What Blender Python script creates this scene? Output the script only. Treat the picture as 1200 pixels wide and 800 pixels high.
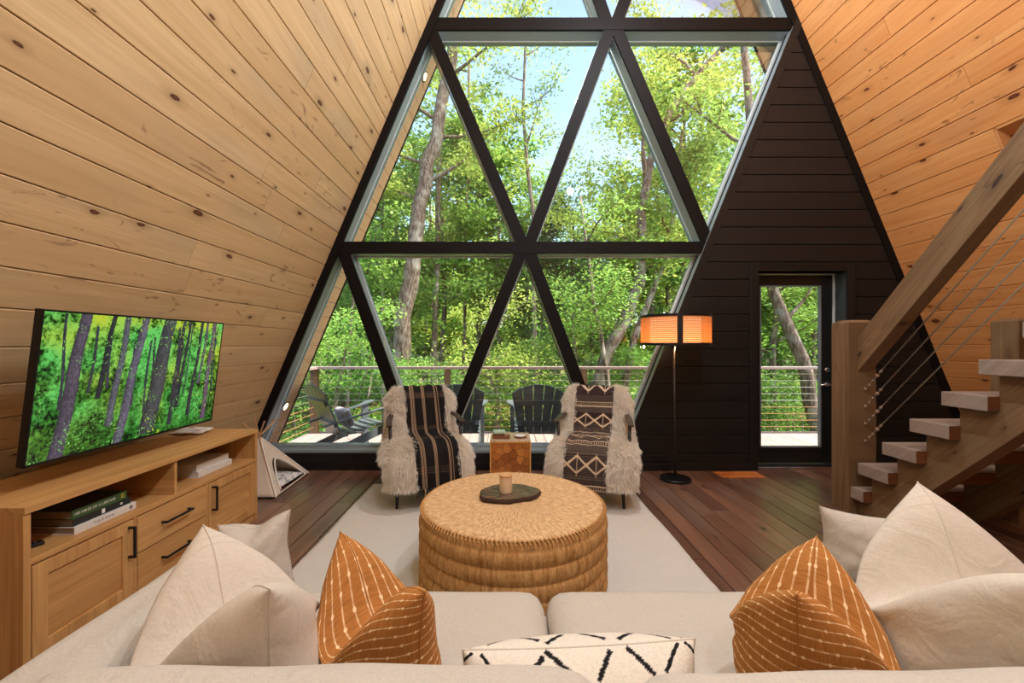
import bpy, math, random
import numpy as np
from mathutils import Vector, Matrix, Quaternion
for o in list(bpy.data.objects): bpy.data.objects.remove(o, do_unlink=True)
S = bpy.context.scene
COL = S.collection
R = math.radians
EYE = 1.336          # camera height (m)
FP = 485.0           # focal length in pixels of the 1200 px frame
GW = 4.41            # distance of the gable wall

# ------------------------------------------------------------------ camera
cd = bpy.data.cameras.new('camera'); cam = bpy.data.objects.new('camera', cd); COL.objects.link(cam)
cam.location = (0, 0, EYE); cam.rotation_euler = (R(90), 0, 0)
cd.sensor_width = 36; cd.lens = FP/1200*36
cd.shift_x = 8/1200; cd.shift_y = 4/1200
cd.clip_start = 0.05; cd.clip_end = 300
S.camera = cam
# ------------------------------------------------------------------ sky, sun, lamps, exposure
w = bpy.data.worlds.new('sky'); S.world = w; w.use_nodes = True
wn = w.node_tree; bg = wn.nodes['Background']
sk = wn.nodes.new('ShaderNodeTexSky'); sk.sky_type = 'NISHITA'; sk.sun_disc = False
sk.sun_elevation = R(52); sk.sun_rotation = R(120); sk.air_density = 1.2; sk.dust_density = 3.0; sk.ozone_density = 2.0
wn.links.new(sk.outputs[0], bg.inputs[0]); bg.inputs[1].default_value = 0.50
def lamp(name, kind, loc, energy, color, direction=None, size=None, size_y=None, radius=None, angle=None, spread=None):
    l = bpy.data.lights.new(name, kind); l.energy = energy; l.color = color
    if size: l.size = size
    if size_y: l.shape = 'RECTANGLE'; l.size_y = size_y
    if radius is not None: l.shadow_soft_size = radius
    if angle is not None: l.angle = angle
    if spread: l.spread = R(spread)
    o = bpy.data.objects.new(name, l); COL.objects.link(o); o.location = loc
    if direction: o.rotation_mode = 'QUATERNION'; o.rotation_quaternion = Vector(direction).to_track_quat('-Z', 'Y')
    return o
lamp('sun', 'SUN', (8, 2, 14), 10.5, (1, .94, .82), (-.50, .02, -.86), angle=R(.6))
# unseen fill lamps added high in the room to brighten the interior
for i, (x, y, z, e) in enumerate(((.7, -.9, 3.7, 60), (1.3, .9, 4.4, 135), (1.1, 3.1, 4.9, 185), (.2, .9, 3.3, 60))):
    lamp('fill_lamp', 'POINT', (x, y, z), e, (.86, .94, 1), radius=.07)
S.view_settings.view_transform = 'Standard'; S.view_settings.look = 'None'
S.view_settings.gamma = 1.0; S.view_settings.use_curve_mapping = False
S.view_settings.exposure = 0.22

# ------------------------------------------------------------------ helpers
def P(x, y, Z):
    """a measured picture point at depth Z -> room coordinates"""
    return ((x-592)*Z/FP, Z, EYE-(y-404)*Z/FP)
def tag(o, label=None, cat=None, group=None, kind=None):
    if label: o['label'] = label
    if cat: o['category'] = cat
    if group: o['group'] = group
    if kind: o['kind'] = kind
    return o
def empty(name, loc=(0,0,0), rz=0, label=None, cat=None, group=None, kind=None):
    o = bpy.data.objects.new(name, None); COL.objects.link(o); o.location = loc; o.rotation_euler = (0,0,rz)
    o.empty_display_size = .1
    return tag(o, label, cat, group, kind)
def link_mesh(name, me, mat, parent=None, label=None, cat=None, group=None, kind=None, smooth=False, bevel=0):
    o = bpy.data.objects.new(name, me); COL.objects.link(o)
    if mat is not None and not me.materials: me.materials.append(mat)
    if parent is not None: o.parent = parent
    if smooth: me.polygons.foreach_set('use_smooth', [True]*len(me.polygons))
    if bevel:
        m = o.modifiers.new('bevel', 'BEVEL'); m.width = bevel; m.segments = 2; m.limit_method = 'ANGLE'; m.angle_limit = R(40)
    return tag(o, label, cat, group, kind)
class MB:
    """collects shapes for ONE mesh object"""
    def __init__(s): s.v = []; s.f = []
    def poly(s, vs, fs):
        b = len(s.v); s.v += [tuple(p) for p in vs]; s.f += [tuple(i+b for i in f) for f in fs]; return s
    def box(s, x0, x1, y0, y1, z0, z1):
        vs = [(x,y,z) for x in (x0,x1) for y in (y0,y1) for z in (z0,z1)]
        return s.poly(vs, [(0,1,3,2),(4,6,7,5),(0,4,5,1),(2,3,7,6),(0,2,6,4),(1,5,7,3)])
    def prism(s, pts, d):
        """closed polygon pts (3D) extruded by vector d"""
        n = len(pts); d = Vector(d); a = [Vector(p) for p in pts]; b = [p+d for p in a]
        nrm = Vector((0,0,0))
        for i in range(n): nrm += a[i].cross(a[(i+1)%n])
        if nrm.dot(d) > 0: a.reverse(); b.reverse()
        return s.poly(a+b, [tuple(range(n)), tuple(range(2*n-1, n-1, -1))] + [(i, n+i, n+(i+1)%n, (i+1)%n) for i in range(n)])
    def bar(s, p, q, wd, ht, up=(0,0,1)):
        """rectangular bar from p to q"""
        p = Vector(p); q = Vector(q); d = (q-p).normalized(); up = Vector(up)
        sx = d.cross(up).normalized(); uz = sx.cross(d).normalized()
        c = [p+sx*a*wd/2+uz*b*ht/2 for a,b in ((-1,-1),(1,-1),(1,1),(-1,1))]
        return s.prism(c, q-p)
    def tube(s, pts, rad, n=8, cap=True):
        pts = [Vector(p) for p in pts]; m = len(pts)
        if not hasattr(rad, '__len__'): rad = [rad]*m
        b = len(s.v); ref = Vector((0,0,1)) if abs((pts[-1]-pts[0]).normalized().z) < .9 else Vector((1,0,0))
        for i, p in enumerate(pts):
            d = (pts[min(i+1,m-1)]-pts[max(i-1,0)]).normalized()
            x = d.cross(ref).normalized(); y = d.cross(x)
            for k in range(n):
                a = 2*math.pi*k/n; s.v.append(tuple(p+(x*math.cos(a)+y*math.sin(a))*rad[i]))
        for i in range(m-1):
            for k in range(n):
                k2 = (k+1)%n; s.f.append((b+i*n+k, b+(i+1)*n+k, b+(i+1)*n+k2, b+i*n+k2))
        if cap: s.f.append(tuple(b+k for k in range(n))); s.f.append(tuple(b+(m-1)*n+k for k in range(n-1,-1,-1)))
        return s
    def lathe(s, prof, c=(0,0,0), n=32):
        b = len(s.v); m = len(prof)
        for r, z in prof:
            for k in range(n):
                a = 2*math.pi*k/n; s.v.append((c[0]+r*math.cos(a), c[1]+r*math.sin(a), c[2]+z))
        for i in range(m-1):
            for k in range(n):
                k2 = (k+1)%n; s.f.append((b+i*n+k, b+i*n+k2, b+(i+1)*n+k2, b+(i+1)*n+k))
        if prof[0][0] > 1e-5: s.f.append(tuple(b+k for k in range(n-1,-1,-1)))
        if prof[-1][0] > 1e-5: s.f.append(tuple(b+(m-1)*n+k for k in range(n)))
        return s
    def build(s, name, mat, parent=None, **k):
        me = bpy.data.meshes.new(name); me.from_pydata(s.v, [], s.f); me.update()
        return link_mesh(name, me, mat, parent, **k)
def np_mesh(name, V, F, uv=None, col=None):
    """V (n,3), F (m,4) or (m,3) arrays -> mesh, optional per-vertex uv / colour"""
    me = bpy.data.meshes.new(name); k = F.shape[1]
    me.vertices.add(len(V)); me.vertices.foreach_set('co', V.astype(np.float32).ravel())
    me.loops.add(F.size); me.loops.foreach_set('vertex_index', F.astype(np.int32).ravel())
    me.polygons.add(len(F)); me.polygons.foreach_set('loop_start', np.arange(0, F.size, k, dtype=np.int32))
    me.update(calc_edges=True)
    if uv is not None:
        l = me.uv_layers.new(name='UVMap'); l.data.foreach_set('uv', uv[F.ravel()].astype(np.float32).ravel())
    if col is not None:
        a = me.color_attributes.new('Col', 'FLOAT_COLOR', 'POINT')
        c = np.ones((len(V), 4), np.float32); c[:, :3] = col; a.data.foreach_set('color', c.ravel())
    return me
def grid_faces(nu, nv, off=0, flip=False):
    i, j = np.meshgrid(np.arange(nu-1), np.arange(nv-1), indexing='ij'); a = (i*nv+j).ravel()+off
    F = np.stack([a, a+nv, a+nv+1, a+1], 1)
    return F[:, ::-1] if flip else F
def sm(a, b, x):
    t = np.clip((x-a)/(b-a), 0, 1); return t*t*(3-2*t)
def srgb(r, g, b):
    f = lambda c: (c/255/12.92) if c/255 <= .04045 else ((c/255+.055)/1.055)**2.4
    return (f(r), f(g), f(b), 1)
# ---- node helper
class N:
    def __init__(s, name, rough=.5, spec=.5, metal=0):
        s.m = bpy.data.materials.new(name); s.m.use_nodes = True; s.t = s.m.node_tree
        s.b = s.t.nodes['Principled BSDF']; s.out = s.t.nodes['Material Output']
        s.b.inputs['Roughness'].default_value = rough; s.b.inputs['Metallic'].default_value = metal
        s.b.inputs['Specular IOR Level'].default_value = spec
    def node(s, typ, **k):
        n = s.t.nodes.new(typ)
        for a, b in k.items(): setattr(n, a, b)
        return n
    def L(s, a, b): s.t.links.new(a, b)
    def put(s, inp, v):
        if hasattr(v, 'is_output'): s.L(v, inp)
        else: inp.default_value = v
    def math(s, op, a, b=0, c=None):
        n = s.node('ShaderNodeMath', operation=op); s.put(n.inputs[0], a); s.put(n.inputs[1], b)
        if c is not None: s.put(n.inputs[2], c)
        return n.outputs[0]
    def mix(s, f, a, b, blend='MIX'):
        n = s.node('ShaderNodeMix', data_type='RGBA', blend_type=blend)
        s.put(n.inputs[0], f); s.put(n.inputs[6], a); s.put(n.inputs[7], b); return n.outputs[2]
    def ramp(s, f, stops):
        n = s.node('ShaderNodeValToRGB'); e = n.color_ramp.elements
        while len(e) < len(stops): e.new(.5)
        for i, (p, c) in enumerate(stops): e[i].position = p; e[i].color = c if len(c) == 4 else (*c, 1)
        s.L(f, n.inputs[0]); return n.outputs[0]
    def rng(s, f, a, b, c=0, d=1):
        n = s.node('ShaderNodeMapRange'); n.clamp = True
        for i, v in enumerate((f, a, b, c, d)): s.put(n.inputs[i], v)
        return n.outputs[0]
    def coord(s, what='Object', scale=(1,1,1), loc=(0,0,0), rot=(0,0,0)):
        n = s.node('ShaderNodeTexCoord'); m = s.node('ShaderNodeMapping')
        m.inputs['Scale'].default_value = scale; m.inputs['Location'].default_value = loc; m.inputs['Rotation'].default_value = rot
        s.L(n.outputs[what], m.inputs[0]); return m.outputs[0]
    def noise(s, vec, scale, detail=2, rough=.5, dist=0):
        n = s.node('ShaderNodeTexNoise'); n.inputs['Scale'].default_value = scale; n.inputs['Detail'].default_value = detail
        n.inputs['Roughness'].default_value = rough; n.inputs['Distortion'].default_value = dist
        if vec is not None: s.L(vec, n.inputs['Vector'])
        return n.outputs['Fac']
    def bump(s, h, strength=.3, dist=.01):
        n = s.node('ShaderNodeBump'); n.inputs['Strength'].default_value = strength; n.inputs['Distance'].default_value = dist
        s.L(h, n.inputs['Height']); s.L(n.outputs[0], s.b.inputs['Normal'])
    def color(s, v): s.put(s.b.inputs['Base Color'], v); return s
def plain(name, c, rough=.5, metal=0, spec=.5, nscale=30, amt=.12, bump=0):
    n = N(name, rough, spec, metal); f = n.noise(n.coord(), nscale, 3)
    d = tuple(x*(1-amt) for x in c[:3])+(1,); l = tuple(min(1, x*(1+amt)) for x in c[:3])+(1,)
    n.color(n.mix(f, d, l))
    if bump: n.bump(f, bump, .005)
    return n.m
def plank_vec(n, off=True):
    """uv in metres (u along the board) shifted at random for every board"""
    tc = n.node('ShaderNodeTexCoord'); oi = n.node('ShaderNodeObjectInfo')
    cx = n.node('ShaderNodeCombineXYZ'); n.L(n.math('MULTIPLY', oi.outputs['Random'], 91.3), cx.inputs[0]); n.L(n.math('MULTIPLY', oi.outputs['Random'], 37.7), cx.inputs[1])
    v = n.node('ShaderNodeVectorMath', operation='ADD'); n.L(tc.outputs['UV'], v.inputs[0]); n.L(cx.outputs[0], v.inputs[1])
    return v.outputs[0], oi.outputs['Random']
def scale(n, vec, s3):
    m = n.node('ShaderNodeMapping'); m.inputs['Scale'].default_value = s3; n.L(vec, m.inputs[0]); return m.outputs[0]
def wood(name, light, dark, knot, rough=.55, knots=True, grain=1.0, spec=.4, knot_th=.55, grey=None, bump=.15, vary=.16, coat=0):
    n = N(name, rough, spec)
    v, rnd = plank_vec(n)
    g1 = n.noise(scale(n, v, (1.6, 42, 1)), 1, 4, .6, .6)
    g2 = n.noise(scale(n, v, (.7, 7, 1)), 1, 3, .5, 1.2)
    g3 = n.noise(scale(n, v, (1.1, 2.2, 1)), 1, 2, .5)
    f = n.math('ADD', n.math('MULTIPLY', g1, .55*grain), n.math('MULTIPLY', g2, .6))
    c = n.mix(n.rng(f, .32, .82), light, dark)
    if grey: c = n.mix(n.rng(g3, .50, .75, 0, .55), c, grey)
    rn = n.math('FRACT', n.math('MULTIPLY', rnd, 17.31))
    c = n.mix(n.rng(rn, 0, 1, 0, vary*2.0), c, dark)
    if knots:
        dv = n.node('ShaderNodeVectorMath', operation='ADD')
        nz = n.node('ShaderNodeTexNoise'); nz.inputs['Scale'].default_value = 9; n.L(v, nz.inputs['Vector'])
        sc = n.node('ShaderNodeVectorMath', operation='SCALE'); sc.inputs['Scale'].default_value = .028; n.L(nz.outputs['Color'], sc.inputs[0])
        n.L(v, dv.inputs[0]); n.L(sc.outputs[0], dv.inputs[1])
        vo = n.node('ShaderNodeTexVoronoi', voronoi_dimensions='2D'); vo.inputs['Scale'].default_value = 1
        n.L(scale(n, dv.outputs[0], (2.3, 5.4, 1)), vo.inputs['Vector'])
        sp = n.node('ShaderNodeSeparateColor'); n.L(vo.outputs['Color'], sp.inputs[0])
        on = n.math('GREATER_THAN', sp.outputs[0], knot_th)
        size = n.math('MULTIPLY', n.math('POWER', sp.outputs[1], 2.0), .085); size = n.math('ADD', size, .028)
        d = n.math('DIVIDE', vo.outputs['Distance'], size)
        halo = n.math('MULTIPLY', on, n.rng(d, 1.0, 3.2, .55, 0))
        core = n.math('MULTIPLY', on, n.rng(d, .72, 1.02, 1, 0))
        eye = n.math('MULTIPLY', on, n.rng(d, .25, .55, .75, 0))
        c = n.mix(n.math('MULTIPLY', halo, .8), c, tuple(a*.62 for a in dark[:3])+(1,))
        st = n.math('MULTIPLY', n.rng(n.noise(scale(n, dv.outputs[0], (3.0, 9, 1)), 1, 3, .6, 2.5), .63, .70, 0, 1), n.rng(n.noise(scale(n, v, (.5,1.4,1)), 1, 1), .5, .56, 0, .6)); c = n.mix(st, c, tuple(a*1.5 for a in knot[:3])+(1,))
        c = n.mix(core, c, knot); c = n.mix(eye, c, tuple(min(1, a*2.2) for a in knot[:3])+(1,))
    n.color(c)
    if coat: n.b.inputs['Coat Weight'].default_value = coat; n.b.inputs['Coat Roughness'].default_value = .25
    n.bump(f, bump, .003)
    return n.m
M = {}
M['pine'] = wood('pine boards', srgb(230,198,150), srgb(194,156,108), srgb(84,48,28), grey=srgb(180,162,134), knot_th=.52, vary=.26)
M['pine_r'] = wood('pine boards with painted warm light', srgb(234,172,110), srgb(208,130,66), srgb(84,38,16), grey=srgb(200,146,102), knot_th=.55)  # same wood as the left wall; its warmer light is put into the colour
M['soffit'] = wood('soffit pine', srgb(248,200,156), srgb(230,172,124), srgb(120,70,40), knot_th=.8)
M['floor'] = wood('dark floor boards', srgb(156,114,90), srgb(84,56,44), srgb(30,20,16), rough=.28, spec=.8, knot_th=.7, grey=srgb(140,124,116), bump=.25, vary=.4)
M['deck'] = wood('deck boards', srgb(180,158,152), srgb(140,118,110), srgb(90,70,60), rough=.7, knot_th=.9)
M['oak'] = wood('light oak', srgb(224,178,116), srgb(182,132,76), srgb(90,60,30), knots=False, rough=.45, vary=.03, bump=.06, grain=1.3)
M['timber'] = wood('stained timber', srgb(152,122,88), srgb(104,76,50), srgb(48,28,16), knot_th=.45, rough=.6, grain=1.25, grey=srgb(140,116,88))
M['tread'] = wood('grey stained tread', srgb(168,150,138), srgb(130,112,100), srgb(70,50,40), knots=False, rough=.55, grey=srgb(166,154,150))
M['black_wood'] = wood('black stained board', srgb(37,33,32), srgb(25,22,22), srgb(16,14,13), knots=True, knot_th=.85, rough=.4, spec=.3, vary=.2, bump=.4)
M['lattice'] = plain('dark brown frame', srgb(17,12,11), .6, spec=.15)
M['frame'] = plain('charcoal window frame', srgb(136,146,150), .25, spec=.6)
M['jamb'] = plain('dark door jamb', srgb(58,64,64), .35)
M['gasket'] = plain('pale glazing bead', srgb(205,210,208), .4)
M['black'] = plain('black metal', srgb(24,24,25), .4, .3)
M['darkvoid'] = plain('backing', srgb(52,38,26), .9)
M['voidblack'] = plain('black backing', srgb(14,12,12), .9)
M['steel'] = plain('stainless steel', srgb(215,215,215), .25, 1)
M['cable'] = plain('steel cable', srgb(205,200,190), .35, .8)
M['sunlit_cable'] = plain('cable with painted sun reflection', srgb(205,150,100), .45, .5)  # same steel cable, with the orange sun reflection painted into its colour
# ------------------------------------------------------------------ boards
def board(name, parent, mat, org, ud, vd, nd, u0, u1, v0, v1, th=.02, ch=.004, gap=.0022, slant=None, kind=None):
    """one board: u along, v across, n out of the surface; slant=(u0 at v0, u0 at v1, u1 at v0, u1 at v1)"""
    org, ud, vd, nd = map(Vector, (org, ud, vd, nd)); v0 += gap; v1 -= gap
    if slant: a0, a1, b0, b1 = slant
    else: a0 = a1 = u0+gap*.7; b0 = b1 = u1-gap*.7
    prof = [(v0,-th),(v1,-th),(v1,-ch),(v1-ch,0),(v0+ch,0),(v0,-ch)]
    vs = []; uv = []
    for e in (0, 1):
        for v, nn in prof:
            t = (v-v0)/(v1-v0); u = (a0+(a1-a0)*t) if e == 0 else (b0+(b1-b0)*t)
            vs.append(org+ud*u+vd*v+nd*nn); uv.append((u, v+nn))
    fs = [(0,1,2,3,4,5), (11,10,9,8,7,6)]+[(i, 6+i, 6+(i+1)%6, (i+1)%6) for i in range(6)]
    if ud.cross(vd).dot(nd) < 0: fs = [f[::-1] for f in fs]
    me = bpy.data.meshes.new(name); me.from_pydata([tuple(p) for p in vs], [], fs)
    l = me.uv_layers.new(name='UVMap'); idx = [i for f in fs for i in f]
    l.data.foreach_set('uv', [c for i in idx for c in uv[i]])
    return link_mesh(name, me, mat, parent, kind=kind)
def uvbox(name, mat, x0, x1, y0, y1, z0, z1, parent=None, bevel=0, **k):
    """box with metre uvs, grain along its longest side"""
    d = [x1-x0, y1-y0, z1-z0]; mb = MB().box(x0,x1,y0,y1,z0,z1)
    o = mb.build(name, mat, parent, bevel=bevel, **k); me = o.data
    ax = sorted(range(3), key=lambda i: -d[i]); l = me.uv_layers.new(name='UVMap')
    for p in me.polygons:
        for li in p.loop_indices:
            c = me.vertices[me.loops[li].vertex_index].co
            l.data[li].uv = (c[ax[0]], c[ax[1]]+c[ax[2]]*1.0)
    return o
def uv_by_axis(o, axis):
    """metre uvs for any mesh, grain along the given direction"""
    me = o.data; a = Vector(axis).normalized(); t = a.orthogonal().normalized(); b = a.cross(t)
    l = me.uv_layers.new(name='UVMap') if not me.uv_layers else me.uv_layers[0]
    for lp in me.loops:
        c = me.vertices[lp.vertex_index].co; l.data[lp.index].uv = (c.dot(a), c.dot(t)+c.dot(b))
    return o
rnd = random.Random(5)
def cuts(a, b, lo, hi, r):
    out = [a]; x = a+r.uniform(.3, hi)
    while x < b-.5: out.append(x); x += r.uniform(lo, hi)
    return out+[b]
# ---- sloping roof walls (the roof is the wall of this A-frame)
LA, LB = -2.278, .4225      # left:  X = LA + LB*v  (v = height over the eye)
RA, RB = 4.545, -.41        # right: X = RA + RB*v
YB, YG, YE = -2.9, 4.66, 5.08
TOPV = (RA-LA)/(LB-RB)
def roof(side, a, b, phase, step, mat, sgn):
    k = math.hypot(1, b); vd = Vector((b, 0, 1))/k; nd = Vector((1, 0, -b))/k*sgn
    org = Vector((a, 0, EYE)); f = -EYE*k
    wb = MB()
    def slabp(f0, f1, ya, yb):
        q = [org+vd*f0+nd*-.03, org+vd*f1+nd*-.03, org+vd*f1+nd*-.16, org+vd*f0+nd*-.16]
        wb.prism([p+Vector((0, ya, 0)) for p in q], (0, yb-ya, 0))
    O0, O1, OV0, OV1 = 1.9, 3.264, 7*step, 10*step          # roof window recess on the stair side
    if side == 'left': slabp(f-.1, TOPV*k, YB, YE-.02)
    else:
        slabp(f-.1, TOPV*k, YB, O0); slabp(f-.1, TOPV*k, O1, YE-.02); slabp(f-.1, OV0*k, O0, O1); slabp(OV1*k, TOPV*k, O0, O1)
    wall = wb.build('wall_'+side, M['darkvoid'], kind='structure')
    if side == 'right':
        ow = Vector((.955, 0, -.30)); dp = .22
        lo, hi = org+vd*OV0*k, org+vd*OV1*k
        def lining(q, d): uv_by_axis(MB().prism(q, d).build('recess_lining', mat, wall), ow)
        V3 = lambda p, y: p+Vector((0, y, 0))
        lining([V3(hi,O0), V3(hi,O1), V3(hi,O1)+ow*dp, V3(hi,O0)+ow*dp], vd*-.02)
        lining([V3(lo,O0), V3(lo,O1), V3(lo,O1)+ow*dp, V3(lo,O0)+ow*dp], vd*.02)
        lining([V3(lo,O1), V3(hi,O1), V3(hi,O1)+ow*dp, V3(lo,O1)+ow*dp], (0,-.02,0)); lining([V3(lo,O0), V3(hi,O0), V3(hi,O0)+ow*dp, V3(lo,O0)+ow*dp], (0,.02,0))
        lining([V3(lo,O0-.02)+ow*dp, V3(hi,O0-.02)+ow*dp, V3(hi,O1+.02)+ow*dp, V3(lo,O1+.02)+ow*dp], ow*.02)
    r = random.Random(11 if side == 'left' else 23)
    i = math.floor((-EYE-phase)/step)
    while phase+i*step < TOPV:
        v0 = max(phase+i*step, -EYE); v1 = min(phase+(i+1)*step, TOPV)
        if v1-v0 > .02:
            if v1 < 4.6:
                c = cuts(YB, YG-.25, 1.8, 4.2, r)
                if side == 'right' and OV0-.01 < v0 < OV1-.05: c = [YB, O0, None, O1, YG-.25]
                for y0, y1 in zip(c[:-1], c[1:]):
                    if y0 is not None and y1 is not None: board('plank', wall, mat, org, (0,1,0), vd, nd, y0, y1, v0*k, v1*k, th=.028)
                board('plank', wall, M['soffit'], org, (0,1,0), vd, nd, YG, YE-.04, v0*k, v1*k, th=.028)
            else:
                board('plank', wall, mat, org, (0,1,0), vd, nd, YB, YG-.25, v0*k, v1*k, th=.028)
                board('plank', wall, M['soffit'], org, (0,1,0), vd, nd, YG, YE-.04, v0*k, v1*k, th=.028)
        i += 1
    # dark fascia board along the outer edge of the overhang
    q = [org+vd*(f-.3)+nd*.005, org+vd*TOPV*k+nd*.005, org+vd*TOPV*k+nd*-.20, org+vd*(f-.3)+nd*-.20]
    MB().prism([p+Vector((0, YE-.04, 0)) for p in q], (0, .035, 0)).build('fascia_board', M['lattice'], wall)
    # black rafter strip against the gable and the charcoal reveal behind it
    q = [org+vd*f+nd*.0, org+vd*TOPV*k, org+vd*TOPV*k+nd*.078, org+vd*f+nd*.078]
    MB().prism([p+Vector((0, GW-.01, 0)) for p in q], (0, .035, 0)).build('rafter_trim', M['lattice'] if side=='right' else M['lattice'], wall)
    q = [org+vd*f+nd*-.02, org+vd*TOPV*k+nd*-.02, org+vd*TOPV*k+nd*.07, org+vd*f+nd*.07]
    MB().prism([p+Vector((0, GW+.025, 0)) for p in q], (0, .225, 0)).build('reveal', M['frame'], wall)
    q = [org+vd*f+nd*.06, org+vd*TOPV*k+nd*.06, org+vd*TOPV*k+nd*.077, org+vd*f+nd*.077]
    MB().prism([p+Vector((0, GW+.165, 0)) for p in q], (0, .012, 0)).build('glazing_bead', M['gasket'], wall)
    return wall, org, vd, nd, k
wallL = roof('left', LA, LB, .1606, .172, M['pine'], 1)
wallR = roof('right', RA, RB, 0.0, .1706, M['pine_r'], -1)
def roofpt(side, Y, v, n=0):
    _, org, vd, nd, k = wallL if side == 'left' else wallR
    return org+vd*(v*k)+nd*n+Vector((0, Y, 0))
# ---- floor
fl = MB().box(-3.1, 5.4, YB, YG, -.30, -.024).build('floor', M['voidblack'], kind='structure')
r = random.Random(3); x = -2.98
while x < 5.2:
    c = cuts(-1.0, YG-.02, 1.0, 2.6, r)
    for y0, y1 in zip(c[:-1], c[1:]): board('floor_board', fl, M['floor'], (0,0,0), (0,1,0), (1,0,0), (0,0,1), y0, y1, x, x+.141, th=.022, ch=.004, gap=.003)
    x += .141
board('floor_board', fl, M['floor'], (0,0,0), (0,1,0), (1,0,0), (0,0,1), YB, -1.0, -2.98, 5.2, th=.022)
# ---- rear gable behind the camera with its own window
rear = empty('wall_rear', kind='structure')
ap = ((LA+RA)/2, 9.4)
def lx(z): return LA+LB*(z-EYE)
def rx(z): return RA+RB*(z-EYE)
for z0, z1, a, b in ((-.02, 1.0, None, None), (4.3, 9.4, None, None), (1.0, 4.3, None, None)):
    if a == 'L': q = [(lx(z0), z0), (-.65, z0), (-.65, z1), (lx(z1), z1)]
    elif b == 'R': q = [(2.85, z0), (rx(z0), z0), (rx(z1), z1), (2.85 if rx(z1) > 2.85 else rx(z1), z1)]
    else: q = [(lx(z0), z0), (rx(z0), z0), (rx(z1), z1), (lx(z1), z1)]
    MB().prism([(p[0], YB, p[1]) for p in q], (0, -.1, 0)).build('wall_panel', M['pine'], rear)
# ---- the front gable: shiplap boards, lattice, panes
gable = empty('wall_front', kind='structure')
def tx(y): return 925+(y-42)*(749-925)/(480-42)          # picture line of the slanted casing
def gx(px): return (px-592)*GW/FP
def gz(py): return EYE-(py-404)*GW/FP
DX0, DX1, DTOP = gx(888), gx(992), gz(317.5)
back = MB()
def trapz(z0, z1, a0, a1, b0, b1, y0, y1): return [(a0,y0,z0),(b0,y0,z0),(b1,y0,z1),(a1,y0,z1)]
slope_t = (gx(749)-gx(925))/(gz(480)-gz(42))
def tX(z): return gx(749)+slope_t*(z-gz(480))
# solid core of the black wall around the door
for (z0, z1, l, rr) in ((0, DTOP, tX, lambda z: DX0), (0, DTOP, lambda z: DX1, rx), (DTOP, 4.79, tX, rx)):
    back.prism([(l(z0)+.02,GW+.02,z0),(rr(z0),GW+.02,z0),(rr(z1),GW+.02,z1),(l(z1)+.02,GW+.02,z1)], (0, .20, 0))
back.build('wall_core', M['voidblack'], gable)
step = 20.45*GW/FP; z = gz(429.5)-6*step
while z < 4.79:
    z0, z1 = max(z, .0), min(z+step, 4.78)
    rows = []
    cas = .085
    if z0 < DTOP+cas:
        rows += [(tX, lambda q: DX0-cas+.005, z0, z1), (lambda q: DX1+cas-.005, rx, z0, z1)]
        if z1 > DTOP+cas: rows.append((lambda q: DX0-cas+.005, lambda q: DX1+cas-.005, DTOP+cas, z1))
    else: rows.append((tX, rx, z0, z1))
    for l, rr, a, b in rows:
        if b-a > .012 and rr(a)-l(a) > .02:
            board('shiplap_board', gable, M['black_wood'], (0,GW,0), (1,0,0), (0,0,1), (0,-1,0), 0, 0, a, b, th=.02, ch=.005, gap=.0022, slant=(l(a), l(b), rr(a), rr(b)))
    z += step
# slanted casing beside the glass, baseboards, door casing
cw = .085
MB().prism([(tX(.19)-0.0,GW-.014,.0),(tX(.19)+cw,GW-.014,.0),(tX(4.9)+cw,GW-.014,4.9),(tX(4.9),GW-.014,4.9)][:0] or [(tX(0),GW-.012,0),(tX(0)+cw,GW-.012,0),(tX(4.85)+cw,GW-.012,4.85),(tX(4.85),GW-.012,4.85)], (0,.012,0)).build('casing', M['black_wood'], gable)
for n_, a, b in (('a', tX(.05)+cw-.04, DX0-.09), ('b', DX1+.09, rx(0)-.01)):
    MB().box(a, b, GW-.02, GW, .0, .075).build('baseboard', M['black_wood'], gable, bevel=.004)
sl = MB().box(lx(0)+.02, tX(0)+.02, GW, GW+.2, 0, gz(531)).build('sill_wall', M['voidblack'], gable)
board('shiplap_board', gable, M['black_wood'], (0,GW-.001,0), (1,0,0), (0,0,1), (0,-1,0), lx(0)+.01, tX(0)+.02, 0.0, .085, th=.02, ch=.005)
board('shiplap_board', gable, M['black_wood'], (0,GW-.001,0), (1,0,0), (0,0,1), (0,-1,0), lx(0)+.04, tX(.1)+.02, .085, gz(531), th=.02, ch=.005)
# ---- the glazed lattice
win = empty('window_1', kind='structure')
segn = [0]
def seg(p, q, wpx=13.5, bead=True):
    segn[0] += 1; eps = .0012*segn[0]
    a = (gx(p[0]), gz(p[1])); b = (gx(q[0]), gz(q[1])); wd = wpx*GW/FP
    def barY(y0, y1, ww, name, mat):
        d = Vector((b[0]-a[0], 0, b[1]-a[1])).normalized(); s_ = Vector((-d.z, 0, d.x))*ww/2
        A = Vector((a[0], y0+eps, a[1])); B = Vector((b[0], y0+eps, b[1]))
        MB().prism([A-s_, B-s_, B+s_, A+s_], (0, y1-y0, 0)).build(name, mat, win)
    barY(GW, GW+.030, wd, 'lattice_bar', M['lattice'])
    barY(GW+.030, GW+.25, wd+.004, 'mullion', M['frame'])
    barY(GW+.165, GW+.178, wd+.022, 'glazing_bead', M['gasket'])
nodeL, nodeM1, nodeM2, nodeR = (393,289.7), (613,289.7), (619,289.7), (833,289.7)
seg((385,289.7), (836,289.7), 13.8)                     # lower cross beam
seg((500,27.2), (930,27.2), 14.2)                       # upper cross beam
seg((400,290), (488,536)); seg((613,290), (514,536)); seg((619,290), (711,536))
seg((503,30), (614,289)); seg((716,30), (619,289)); seg((722,30), (832,287))
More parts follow.
